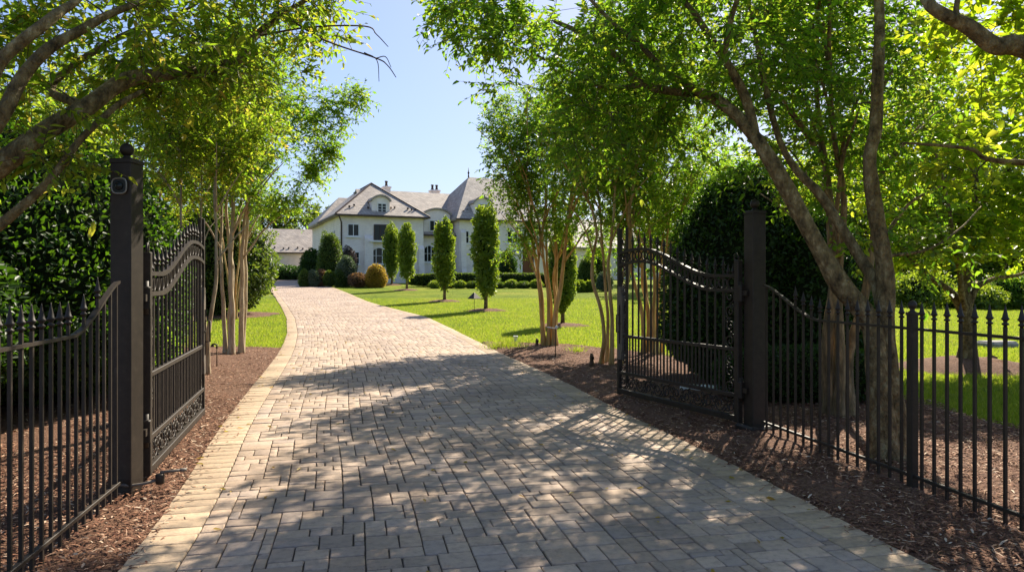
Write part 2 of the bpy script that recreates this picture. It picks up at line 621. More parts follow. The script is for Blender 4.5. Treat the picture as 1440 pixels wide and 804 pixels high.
gb.inputs['Specular IOR Level'].default_value = 0.25
M['glass'] = gm

# ------------------------------------------------------------------ drive edges (traced, then solved on the terrain)
LPX = [(189, 804), (252, 704), (278, 667), (317, 597), (346, 560), (379, 518), (398, 490), (405, 465), (403, 447), (396, 432), (387, 418), (380, 408)]
RPX = [(1289, 804), (1163, 731), (1037, 663), (906, 600), (846, 569), (791, 539), (696, 495), (666, 479), (600, 447), (534, 430), (482, 410), (448, 398)]
LW = [G(*p) for p in LPX]
RW = [G(*p) for p in RPX]
LE = np.array([[LW[0][0] + 1.6, -6], [LW[0][0] + 0.35, 2.0]] + [[p[0], p[1]] for p in LW] + [[-27.5, 84]])
RE = np.array([[RW[0][0] + 2.0, -6], [RW[0][0] + 0.45, 2.0]] + [[p[0], p[1]] for p in RW] + [[-21.5, 84]])


def smooth_edge(E):
    y = np.arange(-6, 83.5, 0.1)
    x = np.interp(y, E[:, 1], E[:, 0])
    k = np.exp(-0.5 * (np.arange(-12, 13) / 5.0) ** 2)
    k /= k.sum()
    xp = np.pad(x, 12, mode='reflect', reflect_type='odd')
    return y, np.convolve(xp, k, 'valid')


YL, XL = smooth_edge(LE)
YR, XR = smooth_edge(RE)


def dL(y):
    return np.interp(y, YL, XL)


def dR(y):
    return np.interp(y, YR, XR)


# right bed outer edge, left bed reach
BR_Y = [-6, 4, 7, 9, 12, 14, 15.6, 16.4, 16.8]
BR_X = [6.4, 5.6, 5.15, 4.95, 4.2, 3.2, 2.3, 1.2, -0.55]


def bR(y):
    return np.interp(y, BR_Y, BR_X)


LBY = 15.9   # left bed ends here


def in_drive(x, y):
    return (x > dL(y)) & (x < dR(y)) & (y < 83)


def in_bed(x, y):
    right = (x >= dR(y)) & (x < bR(y) + 0.12 * np.sin(y * 3.1)) & (y < 16.8)
    left = (x <= dL(y)) & (x > -15) & (y < LBY + 0.25 * np.sin(x * 1.7))
    dx, dy = x + 11.1, y - 27.0
    left2 = (dx * dx / 4.8 + dy * dy / 4.0 < 1)
    return right | left | left2


# ------------------------------------------------------------------ ground
gx = np.unique(np.concatenate([np.linspace(-400, -60, 12), np.linspace(-60, -20, 21), np.linspace(-20, 30, 101), np.linspace(30, 80, 26), np.linspace(80, 420, 12)]))
gy = np.unique(np.concatenate([np.linspace(-60, -8, 8), np.linspace(-8, 60, 137), np.linspace(60, 140, 41), np.linspace(140, 900, 14)]))
gXX, gYY = np.meshgrid(gx, gy)
Z = hgt(gXX, gYY)
V = np.stack([gXX, gYY, Z], -1).reshape(-1, 3)
nx, ny = len(gx), len(gy)
idx = np.arange(nx * ny).reshape(ny, nx)
Q = np.stack([idx[:-1, :-1], idx[:-1, 1:], idx[1:, 1:], idx[1:, :-1]], -1).reshape(-1, 4)
tag(np_mesh('lawn', V, Q, M['lawn'], smooth=True), kind='structure')


def strip(name, ys, x0f, x1f, nxs, zoff, material, seed, kind='structure', amp=0.03):
    rows = []
    for y in ys:
        a, b = x0f(y), x1f(y)
        rows.append(np.stack([np.linspace(a, b, nxs), np.full(nxs, y)], -1))
    A = np.array(rows)
    x, y = A[..., 0], A[..., 1]
    p3 = np.stack([x, y, 0 * x], -1)
    s = np.linspace(0, 1, nxs)[None, :]
    edge = np.minimum(1, np.minimum(s, 1 - s) * 14)
    z = hgt(x, y) + zoff + edge * (0.035 + amp * (wob(p3, seed, 1.6) + 0.5 * wob(p3, seed + 1, 6.0) + 0.35 * wob(p3, seed + 2, 19.0)))
    z = np.maximum(z, hgt(x, y) + 0.006)
    V = np.stack([x, y, z], -1).reshape(-1, 3)
    n0, n1 = x.shape
    idx = np.arange(n0 * n1).reshape(n0, n1)
    Q = np.stack([idx[:-1, :-1], idx[:-1, 1:], idx[1:, 1:], idx[1:, :-1]], -1).reshape(-1, 4)
    return tag(np_mesh(name, V, Q, material, smooth=True), kind=kind)


strip('mulch_bed', np.arange(-6, 16.75, 0.1), lambda y: float(dR(y)) - 0.02, lambda y: float(bR(y)), 90, 0.012, M['mulch'], 5)
strip('mulch_bed', np.arange(-6, LBY, 0.1), lambda y: -15.0, lambda y: float(dL(y)) + 0.02, 150, 0.012, M['mulch'], 9)


def ring_bed(cx, cy, rx, ry, h, seed, name='mulch_ring', group=None):
    nr, na = 10, 40
    a = np.linspace(0, 2 * math.pi, na, endpoint=False)
    V = [[cx, cy, GZ(cx, cy) + h]]
    for i in range(1, nr + 1):
        t = i / nr
        wv = 1 + 0.10 * np.sin(a * 3 + seed) + 0.06 * np.sin(a * 7 + 2 * seed)
        x = cx + rx * t * np.cos(a) * wv
        y = cy + ry * t * np.sin(a) * wv
        p3 = np.stack([x, y, 0 * x], -1)
        z = hgt(x, y) + 0.006 + h * (1 - t * t) + 0.03 * (1 - t) * wob(p3, seed, 9)
        V += np.stack([x, y, z], -1).tolist()
    fs = [(0, 1 + k, 1 + (k + 1) % na) for k in range(na)]
    for i in range(nr - 1):
        for k in range(na):
            j = (k + 1) % na
            fs.append((1 + i * na + k, 1 + (i + 1) * na + k, 1 + (i + 1) * na + j, 1 + i * na + j))
    mb = MB()
    mb.add(V, fs, True)
    return tag(mb.build(name, M['mulch']), kind='structure')


# ------------------------------------------------------------------ driveway: real pavers laid in curved rows
def build_drive():
    rng = random.Random(4)
    nr = np.random.RandomState(4)
    U = 0.070
    ncol = 56
    # centreline frame
    yy = np.arange(-5.5, 80, 0.05)
    c = np.stack([(dL(yy) + dR(yy)) / 2, yy], -1)
    T = unit(np.gradient(c, axis=0))
    k = np.ones(61) / 61
    for q in range(2):
        tp = np.pad(T[:, q], 30, mode='edge')
        T[:, q] = np.convolve(tp, k, 'valid')
    T = unit(T)
    s = np.concatenate([[0], np.cumsum(np.linalg.norm(np.diff(c, axis=0), axis=1))])
    Nn = np.stack([T[:, 1], -T[:, 0]], -1)
    # half widths along the normal
    wl = np.zeros(len(yy))
    wr = np.zeros(len(yy))
    for i in range(len(yy)):
        tt = np.linspace(0, 6, 121)
        pl = c[i] - tt[:, None] * Nn[i]
        wl[i] = tt[np.argmax(pl[:, 0] < dL(pl[:, 1]))]
        pr = c[i] + tt[:, None] * Nn[i]
        wr[i] = tt[np.argmax(pr[:, 0] > dR(pr[:, 1]))]
    kk = np.ones(41) / 41
    wl = np.convolve(np.pad(wl, 20, mode='edge'), kk, 'valid')
    wr = np.convolve(np.pad(wr, 20, mode='edge'), kk, 'valid')

    def pos(sv, t):
        """t: -1..1 across, inner edge of the soldier course at +-1, outer edge at +-2"""
        sv = np.asarray(sv, float)
        t = np.asarray(t, float)
        cx = np.interp(sv, s, c[:, 0])
        cyv = np.interp(sv, s, c[:, 1])
        n0 = np.interp(sv, s, Nn[:, 0])
        n1 = np.interp(sv, s, Nn[:, 1])
        L_ = np.interp(sv, s, wl)
        R_ = np.interp(sv, s, wr)
        B = 0.29
        half = np.where(t < 0, L_, R_)
        at = np.abs(t)
        off = np.sign(t) * np.where(at <= 1, at * (half - B), (half - B) + (at - 1) * B)
        return cx + n0 * off, cyv + n1 * off

    cells = []
    nrow = int(s[-1] / U)
    grid = np.zeros((nrow + 4, ncol), bool)
    shapes = [((3, 2), 30), ((2, 2), 22), ((3, 3), 12), ((2, 3), 12), ((4, 2), 10), ((3, 1), 6), ((2, 1), 8), ((1, 2), 4), ((4, 3), 5)]
    names = [a for a, b in shapes]
    wts = [b for a, b in shapes]
    for i in range(nrow):
        j = 0
        while j < ncol:
            if grid[i, j]:
                j += 1
                continue
            run = 0
            while j + run < ncol and not grid[i, j + run] and run < 4:
                run += 1
            order = rng.choices(names, wts, k=6)
            pick = None
            for a, b in order:
                if a <= run and not (run - a == 1 and run < 4):
                    pick = (a, b)
                    break
            if pick is None:
                pick = (run if run < 4 else 2, 2 if run > 1 else rng.choice([1, 2]))
            a, b = pick
            grid[i:i + b, j:j + a] = True
            cells.append((i * U, (i + b) * U, -1 + 2 * j / ncol, -1 + 2 * (j + a) / ncol, 0))
            j += a
    # soldier courses
    for side in (-1, 1):
        sv = 0.0
        while sv < s[-1] - 0.3:
            wdt = rng.choice([0.135, 0.145, 0.15])
            cells.append((sv, sv + wdt, side * 1.0, side * 2.0, 1))
            sv += wdt
    C = np.array(cells)
    s0, s1, t0, t1 = C[:, 0], C[:, 1], C[:, 2], C[:, 3]
    n = len(C)
    tt0, tt1 = np.minimum(t0, t1), np.maximum(t0, t1)
    cor = []
    for a, b in ((s0, tt0), (s0, tt1), (s1, tt1), (s1, tt0)):
        x, y = pos(a, b)
        cor.append(np.stack([x, y], -1))
    cor = np.stack(cor, 1)                      # n,4,2
    cen = cor.mean(1, keepdims=True)
    e = cor - cen
    sx = np.linalg.norm(cor[:, 1] - cor[:, 0], axis=1)
    sy = np.linalg.norm(cor[:, 3] - cor[:, 0], axis=1)
    gap = 0.0042
    fx = ((sx - 2 * gap) / sx)[:, None, None]
    fy = ((sy - 2 * gap) / sy)[:, None, None]
    ax = unit(cor[:, 1] - cor[:, 0])[:, None, :]
    ay = unit(cor[:, 3] - cor[:, 0])[:, None, :]
    # scale approx along both axes
    ex = (e * ax).sum(-1, keepdims=True)
    eo = e - ex * ax
    base = cen + ax * ex * fx + eo * fy
    base += nr.uniform(-0.0022, 0.0022, base.shape)
    z0 = hgt(cen[:, 0, 0], cen[:, 0, 1])
    zt = hgt(base[..., 0], base[..., 1]) + 0.034 + nr.uniform(-0.0025, 0.0025, n)[:, None] + nr.uniform(-0.0015, 0.0015, (n, 4))
    ch = 0.0065

    def inset(b, d):
        e = b - b.mean(1, keepdims=True)
        ln = np.linalg.norm(e, axis=-1, keepdims=True)
        return b - e / ln * d * 1.41
    lo = np.concatenate([base, (zt - 0.034)[..., None]], -1)
    mid = np.concatenate([base, (zt - ch * 0.8)[..., None]], -1)
    m2 = np.concatenate([inset(base, ch * 0.35), (zt - ch * 0.22)[..., None]], -1)
    top = np.concatenate([inset(base, ch), zt[..., None]], -1)
    V = np.concatenate([lo, mid, m2, top], 1).reshape(-1, 3)
    o = np.arange(n)[:, None] * 16
    fs = []
    for lv in range(3):
        for q in range(4):
            r = (q + 1) % 4
            fs.append(o + np.array([[lv * 4 + q, lv * 4 + r, lv * 4 + 4 + r, lv * 4 + 4 + q]]))
    fs.append(o + np.array([[12, 13, 14, 15]]))
    Q = np.stack(fs, 1).reshape(-1, 4)
    # paver tones: grey taupe field, buff border
    pal = np.array([(0.39, 0.295, 0.22), (0.435, 0.33, 0.25), (0.35, 0.265, 0.205), (0.46, 0.345, 0.255), (0.41, 0.30, 0.215), (0.37, 0.29, 0.235)])
    tone = pal[nr.randint(0, len(pal), n)] * nr.uniform(0.88, 1.12, n)[:, None]
    bd = C[:, 4] > 0.5
    palb = np.array([(0.43, 0.32, 0.215), (0.39, 0.29, 0.195), (0.45, 0.335, 0.225)])
    tone[bd] = palb[nr.randint(0, 3, bd.sum())] * nr.uniform(0.9, 1.1, bd.sum())[:, None]
    attr = np.repeat(tone, 13, axis=0)
    # sand joint sheet under the pavers, same mesh
    sy_ = np.arange(-5.4, 79.5, 0.4)
    ja = np.stack([dL(sy_) + 0.03, sy_, hgt(dL(sy_), sy_) + 0.021], -1)
    jb = np.stack([dR(sy_) - 0.03, sy_, hgt(dR(sy_), sy_) + 0.021], -1)
    nj = len(sy_)
    nb = len(V)
    V = np.concatenate([V, ja, jb])
    ii = np.arange(nj - 1)
    QJ = np.stack([nb + ii, nb + nj + ii, nb + nj + ii + 1, nb + ii + 1], -1)
    mi = np.concatenate([np.zeros(len(Q), int), np.ones(len(QJ), int)])
    attr = np.concatenate([attr, np.full((len(QJ), 3), 0.08)])
    o = np_mesh('driveway', V, np.concatenate([Q, QJ]), [M['paver'], M['joint']], mat_idx=mi, attr={'tone': attr})
    tag(o, kind='structure')


build_drive()


# ------------------------------------------------------------------ mulch chips and grass (stuff)
def chips():
    r = np.random.RandomState(12)
    n = 210000
    x = np.concatenate([r.uniform(-4.5, 6.0, n // 2), r.uniform(-9, 6, n // 2)])
    y = np.concatenate([1.5 + 7.5 * r.uniform(0, 1, n // 2), r.uniform(1.5, 17.5, n // 2)])
    spill = r.exponential(.05, n)
    k = (in_bed(x, y) | ((x < dL(y) + spill) & (x > dL(y) - .2) & (y < LBY) & (r.uniform(size=n) < .35)) | ((x > dR(y) - spill) & (x < dR(y) + .2) & (y < 16) & (r.uniform(size=n) < .35))) & (np.abs(x) < 0.80 * y + 0.6)
    x, y = x[k], y[k]
    n = len(x)
    p3 = np.stack([x, y, 0 * x], -1)
    z = hgt(x, y) + 0.05 + 0.03 * (wob(p3, 5, 1.6) * 0.4) + r.uniform(-0.004, 0.012, n)
    ed = np.minimum(np.abs(x - dR(y)), np.abs(x - dL(y)))
    ed = np.where((x > dL(y)) & (x < dR(y)), .2, ed)
    z = np.where(ed < 0.35, hgt(x, y) + 0.022 + 0.085 * ed + r.uniform(-0.002, 0.010, n), z)
    ang = r.uniform(0, 6.283, n)
    d = np.stack([np.cos(ang), np.sin(ang), r.normal(0, 0.18, n)], -1)
    d = unit(d)
    nn = unit(np.stack([r.normal(0, 0.28, n), r.normal(0, 0.28, n), np.ones(n)], -1))
    sd = unit(np.cross(d, nn))
    ln = r.gamma(3.0, 0.0045, n)[:, None] + 0.005
    wd = (r.uniform(0.0025, 0.0075, n))[:, None]
    c = np.stack([x, y, z], -1)
    b = d * ln
    bow = UP * (ln * 0.15)
    V = np.stack([c - b - sd * wd * .6, c - b + sd * wd * .5, c + sd * wd + bow, c - sd * wd + bow, c + b + sd * wd * .4, c + b - sd * wd * .5], 1).reshape(-1, 3)
    o = np.arange(n)[:, None] * 6
    Q = np.stack([o + [[0, 1, 2, 3]], o + [[3, 2, 4, 5]]], 1).reshape(-1, 4)
    tag(np_mesh('mulch_chips', V, Q, M['chip']), 'shredded brown bark mulch covering the beds beside the drive', 'mulch', kind='stuff')


chips()


def fallen_leaves():
    r = np.random.RandomState(8)
    n = 260
    y = 2.5 + 22 * r.uniform(0, 1, n) ** 1.3
    f = np.where(r.uniform(size=n) < .6, r.beta(.5, .5, n), r.uniform(0, 1, n))
    x = dL(y) + (dR(y) - dL(y)) * f
    a = r.uniform(0, 6.28, n)
    d = np.stack([np.cos(a), np.sin(a), r.normal(0, .15, n)], -1)
    nn = UP + r.normal(0, .25, (n, 3))
    V, Q = leaf_geo(np.stack([x, y, hgt(x, y) + .043], -1), d, nn, r.uniform(.035, .07, n), r.uniform(.015, .03, n))
    tag(np_mesh('fallen_leaves', V, Q, GD), 'scattered dry fallen leaves lying on the paved drive', 'leaves', kind='stuff')


def blades(name, x, y, hmin, hmax, wid, material, seed, label, cat, lean=0.35, parent=None, zoff=0.0):
    r = np.random.RandomState(seed)
    n = len(x)
    z = hgt(x, y) + zoff
    a = r.uniform(0, 6.283, n)
    h = r.uniform(hmin, hmax, n)
    ln = np.stack([np.cos(a), np.sin(a), 0 * a], -1) * (h * lean * r.uniform(0.3, 1.6, n))[:, None]
    a2 = r.uniform(0, 6.283, n)
    sd = np.stack([np.cos(a2), np.sin(a2), 0 * a2], -1) * wid * r.uniform(0.7, 1.3, n)[:, None]
    c = np.stack([x, y, z], -1)
    up = UP * h[:, None]
    V = np.stack([c - sd, c + sd, c + ln + up + sd * .15, c + ln + up - sd * .15], 1).reshape(-1, 3)
    Q = np.arange(n * 4).reshape(n, 4)
    o = np_mesh(name, V, Q, material, parent)
    if label:
        tag(o, label, cat, kind='stuff')
    return o


def grass():
    r = np.random.RandomState(3)
    n = 520000
    y = 7 + 33 * r.uniform(0, 1, n) ** 1.5
    x = r.uniform(-0.45, 0.78, n) * y
    k = ~in_drive(x, y) & ~in_bed(x, y)
    k &= ~((x - 8.0) ** 2 / 1.7 + (y - 12.6) ** 2 / 1.2 < 1)
    x, y = x[k], y[k]
    blades('grass', x, y, 0.025, 0.065, 0.0055, GR, 4, 'short mown bright green lawn grass', 'grass', lean=0.6)


grass()


# ------------------------------------------------------------------ leaves, trees, shrubs
def leaf_geo(c, d, nrm, ln, wd, fold=0.25):
    """arrays -> verts, quads of folded pointed leaves"""
    n = len(c)
    d = unit(d)
    nrm = unit(nrm - d * (nrm * d).sum(-1, keepdims=True))
    sd = np.cross(d, nrm)
    ln = ln[:, None]
    wd = wd[:, None]
    up = nrm * wd * fold
    tipdrop = -nrm * ln * 0.08
    V = np.stack([c, c + d * ln * .28 + sd * wd * .5 + up, c + d * ln * .68 + sd * wd * .36 + up * .6 + tipdrop * .4,
                  c + d * ln + tipdrop, c + d * ln * .68 - sd * wd * .36 + up * .6 + tipdrop * .4, c + d * ln * .28 - sd * wd * .5 + up], 1).reshape(-1, 3)
    o = np.arange(n)[:, None] * 6
    Q = np.stack([o + [[0, 1, 2, 3]], o + [[0, 3, 4, 5]]], 1).reshape(-1, 4)
    return V, Q


def prisms(A, B, ra, rb):
    """many straight 3 sided twigs"""
    n = len(A)
    T = unit(B - A)
    ref = np.where(np.abs(T[:, 2:3]) > 0.9, np.array([[1.0, 0, 0]]), UP[None])
    n1 = unit(np.cross(T, ref))
    n2 = np.cross(T, n1)
    vs = []
    for E, rr in ((A, ra), (B, rb)):
        for k in range(3):
            a = 2.0944 * k
            vs.append(E + rr[:, None] * (math.cos(a) * n1 + math.sin(a) * n2))
    V = np.stack(vs, 1).reshape(-1, 3)
    o = np.arange(n)[:, None] * 6
    Q = np.stack([o + [[k, (k + 1) % 3, 3 + (k + 1) % 3, 3 + k]] for k in range(3)], 1).reshape(-1, 4)
    return V, Q


def blob_points(rng, blobs, gap_seed=0, gap=0.0, gscale=1.3):
    out = []
    for c, rad, cnt in blobs:
        c = np.asarray(c, float)
        rad = np.asarray(rad, float) if not np.isscalar(rad) else np.full(3, rad)
        q = unit(rng.normal(size=(cnt * 2, 3))) * (rng.uniform(0.12, 1, (cnt * 2, 1)) ** 0.5)
        p = c + q * rad
        k = wob(p, gap_seed, gscale) > gap - 0.6
        out.append(p[k][:cnt])
    return np.concatenate(out)


def make_tree(name, label, cat, group, base, limbs, blobs, leaf, nleaf=45, llen=0.075, lwid=0.036, spread=0.38, seed=1, bark='bark',
              droop=0.25, gap=0.0, twig_r=0.011, sides=10, nsub=4, rough=0.06, bare=(), maxlink=2.5):
    """limbs: list of (points, r0, r1) in world space; blobs: ellipsoids of foliage. thing > trunk, crown"""
    rng = np.random.RandomState(seed)
    base = np.asarray(base, float)
    root = empty(name, base)
    tag(root, label, cat, group)
    tr = MB()
    nodes, nrad = [], []
    for pts, r0, r1 in limbs:
        C = catmull(pts, 7)
        n = len(C)
        L = np.linalg.norm(C[-1] - C[0])
        jit = np.stack([wob(C, seed + 3 + k, 2.2) for k in range(3)], -1) * 0.018 * min(1, L)
        env = np.minimum(np.arange(n), n - 1 - np.arange(n))[:, None] / max(1, n / 4)
        C = C + jit * np.minimum(1, env)
        rr = np.linspace(r0, r1, n)
        if C[0][2] - base[2] < 0.25:            # root flare
            hh = C[:, 2] - base[2]
            rr = rr * (1 + 0.45 * np.exp(-np.maximum(hh, 0) / 0.16))
        rr = rr * (1 + rough * wob(C, seed + 9, 7.0))
        tr.tube(C - base, rr, sides)
        m0 = n // 3 if C[0][2] - base[2] < 0.6 else 0
        nodes += list(C[m0:])
        nrad += list(rr[m0:])
    tr.build('trunk', M[bark], root, recalc=False)
    pts = blob_points(rng, blobs, seed + 20, gap)
    nodes = np.array(nodes)
    # grow twigs from the nearest existing node outwards
    d0 = np.array([np.min(((nodes - p) ** 2).sum(1)) for p in pts])
    order = np.argsort(d0)
    pts = pts[order]
    allp = np.zeros((len(nodes) + len(pts) * 3, 3))
    allr = np.zeros(len(allp))
    allp[:len(nodes)] = nodes
    allr[:len(nodes)] = nrad
    cnt = len(nodes)
    A, B, ra, rb = [], [], [], []
    keep_p, keep_d = [], []
    for p in pts:
        dd = allp[:cnt] - p
        dist = (dd ** 2).sum(1) + np.maximum(0, dd[:, 2]) ** 2 * 2.0
        j = int(np.argmin(dist))
        q = allp[j]
        ln = np.linalg.norm(p - q)
        if ln > maxlink:
            continue
        rq = min(allr[j] * 0.6, twig_r * (0.6 + ln))
        rq = max(rq, 0.003)
        mid = (p + q) / 2 + rng.normal(0, 0.10 * ln, 3) + UP * 0.08 * ln
        m1 = q * .44 + mid * .56
        m2 = p * .44 + mid * .56
        seq = [q, m1, m2, p]
        rs = np.linspace(rq, max(0.0025, rq * 0.45), 4)
        for k in range(3):
            A.append(seq[k])
            B.append(seq[k + 1])
            ra.append(rs[k])
            rb.append(rs[k + 1])
        allp[cnt:cnt + 3] = [m1, m2, p]
        allr[cnt:cnt + 3] = rs[1:]
        cnt += 3
        keep_p.append(p)
        keep_d.append(unit(p - m2 + 1e-6))
    kp = np.array(keep_p)
    kd = np.array(keep_d)
    # bare twigs (explicit polylines)
    for bp, b0, b1 in bare:
        C = catmull(bp, 5)
        rr = np.linspace(b0, b1, len(C))
        for k in range(len(C) - 1):
            A.append(C[k])
            B.append(C[k + 1])
            ra.append(rr[k])
            rb.append(rr[k + 1])
    # sub twigs with leaves in two ranks
    nc = len(kp)
    S = np.repeat(kp, nsub, 0)
    D = np.repeat(kd, nsub, 0)
    sdir = unit(D * 0.55 + unit(rng.normal(size=S.shape)) * 0.9 + UP * 0.10)
    sl = spread * rng.uniform(0.5, 1.15, len(S))
    E = S + sdir * sl[:, None] - UP * (sl * droop * 0.6)[:, None]
    A = np.concatenate([np.array(A), S])
    B = np.concatenate([np.array(B), E])
    ra = np.concatenate([ra, np.full(len(S), 0.0026)])
    rb = np.concatenate([rb, np.full(len(S), 0.0014)])
    VT, QT = prisms(A, B, np.array(ra), np.array(rb))
    per = max(2, int(round(nleaf / nsub)))
    t = (np.arange(per) + 0.6) / per
    tt = np.tile(t, len(S)) + rng.uniform(-0.04, 0.04, len(S) * per)
    Sx = np.repeat(S, per, 0)
    Ex = np.repeat(E, per, 0)
    dx = unit(Ex - Sx)
    side = np.tile(np.where(np.arange(per) % 2 == 0, 1.0, -1.0), len(S))[:, None]
    hor = unit(np.cross(dx, UP + rng.normal(0, 0.35, dx.shape)))
    pos = Sx + (Ex - Sx) * tt[:, None]
    ld_ = unit(dx * rng.uniform(0.4, 0.8, (len(pos), 1)) + hor * side + rng.normal(0, 0.22, pos.shape) - UP * droop)
    nrm = UP + rng.normal(0, 0.42, pos.shape)
    sc = rng.uniform(0.42, 1.2, len(pos))
    VL, QL = leaf_geo(pos, ld_, nrm, llen * sc, lwid * sc)
    V = np.concatenate([VT, VL]) - base
    Qd = np.concatenate([QT, QL + len(VT)])
    mi = np.concatenate([np.zeros(len(QT), int), np.ones(len(QL), int)])
    np_mesh('crown', V, Qd, [M['twig'], leaf], root, mat_idx=mi)
    return root


def make_shrub(name, label, cat, group, base, shape, nleaf, leaf, llen, lwid, seed, core=0.80, lump=0.10, lscale=1.6, depth=0.28, stem=None, outward=0.5, droop=0.0):
    """shape(u (n,3) unit dirs) -> surface points relative to the base; leaves fill a shell, an added solid dark core stops the view"""
    rng = np.random.RandomState(seed)
    base = np.asarray(base, float)
    root = empty(name, base)
    tag(root, label, cat, group)
    u = unit(rng.normal(size=(nleaf, 3)))
    p = shape(u)
    cen = shape(np.array([[0, 0, 1.0], [0, 0, -1.0]])).mean(0)
    rel = p - cen
    lm = 1 + lump * wob(p + base, seed, lscale) + lump * 0.5 * wob(p + base, seed + 1, lscale * 3)
    t = 1 - depth * rng.uniform(0, 1, nleaf) ** 1.6
    pos = cen + rel * (lm * t)[:, None]
    pos[:, 2] = np.maximum(pos[:, 2], 0.03)
    nrm_out = unit(rel)
    d = unit(nrm_out * outward + rng.normal(0, 0.6, pos.shape) + UP * (0.15 - droop))
    nn = nrm_out * 0.8 + UP * 0.5 + rng.normal(0, 0.45, pos.shape)
    sc = rng.uniform(0.6, 1.2, nleaf)
    V, Q = leaf_geo(pos, d, nn, llen * sc, lwid * sc)
    np_mesh('foliage', V, Q, leaf, root)
    # solid core added inside the leaves, dark as inner shade, blocks view and light
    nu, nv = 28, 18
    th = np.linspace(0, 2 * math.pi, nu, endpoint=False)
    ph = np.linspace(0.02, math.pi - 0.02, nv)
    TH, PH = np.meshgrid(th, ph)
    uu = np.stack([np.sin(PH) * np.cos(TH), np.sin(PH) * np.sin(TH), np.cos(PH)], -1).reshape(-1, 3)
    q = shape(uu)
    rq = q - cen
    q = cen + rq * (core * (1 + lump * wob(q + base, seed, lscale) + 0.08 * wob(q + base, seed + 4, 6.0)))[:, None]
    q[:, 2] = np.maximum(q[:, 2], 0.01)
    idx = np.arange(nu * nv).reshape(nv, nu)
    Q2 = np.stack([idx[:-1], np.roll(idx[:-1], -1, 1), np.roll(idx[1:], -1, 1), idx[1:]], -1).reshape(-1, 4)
    np_mesh('inner_core', q, Q2, M['core'], root, smooth=True)
    if stem:
        mb = MB()
        mb.tube([(0, 0, -0.05), (0.01, 0, stem[1] * .5), (0, 0.01, stem[1])], [stem[0] * 1.3, stem[0], stem[0] * .9], 8)
        mb.build('trunk', M['bark'], root)
    return root


def egg(rx, ry, h, z0=0.0, low=0.42):
    """egg / dome shape: widest at `low` of its height"""
    zc = z0 + h * low

    def f(u):
        z = np.where(u[:, 2] > 0, zc + u[:, 2] * h * (1 - low), zc + u[:, 2] * h * low)
        return np.stack([u[:, 0] * rx, u[:, 1] * ry, z], -1)
    return f


def superegg(rx, ry, h, z0=0.0, p=3.0):
    """column / hedge block with rounded edges"""
    def f(u):
        m = (np.abs(u) ** p).sum(1) ** (1 / p)
        q = u / m[:, None]
        return np.stack([q[:, 0] * rx, q[:, 1] * ry, z0 + h / 2 + q[:, 2] * h / 2], -1)
    return f




# ------------------------------------------------------------------ the house
HR = R(24)
HX, HY = -15.0, 62.0
HZ = 1.15
CU, SU = math.cos(HR), math.sin(HR)


def HP(px, py, v):
    """photo pixel on the plane v = const of the house -> (u, z) in house axes (z above house ground)"""
    k = (px - 720) / 1000.0
    # X = HX + u*CU - v*SU ; Y = HY + u*SU + v*CU ; X = k*Y
    u = (k * (HY + v * CU) - HX + v * SU) / (CU - k * SU)
    d = HY + u * SU + v * CU
    return u, CAMZ - (py - 395) * d / 1000.0 - HZ


def hip(mb, u0, u1, v0, v1, ze, zr, ru0, ru1, rv0, rv1, t=0.16):
    """hipped roof solid: eave rectangle, ridge segment (ru,rv)"""
    e = [(u0, v0), (u1, v0), (u1, v1), (u0, v1)]
    vs = [(a, b, ze - t) for a, b in e] + [(a, b, ze) for a, b in e] + [(ru0, rv0, zr), (ru1, rv1, zr)]
    fs = [(3, 2, 1, 0), (0, 1, 5, 4), (1, 2, 6, 5), (2, 3, 7, 6), (3, 0, 4, 7)]
    if abs(ru1 - ru0) >= abs(rv1 - rv0):
        fs += [(4, 5, 9, 8), (5, 6, 9), (6, 7, 8, 9), (7, 4, 8)]
    else:
        fs += [(4, 5, 8), (5, 6, 9, 8), (6, 7, 9), (7, 4, 8, 9)]
    mb.add(vs, fs)


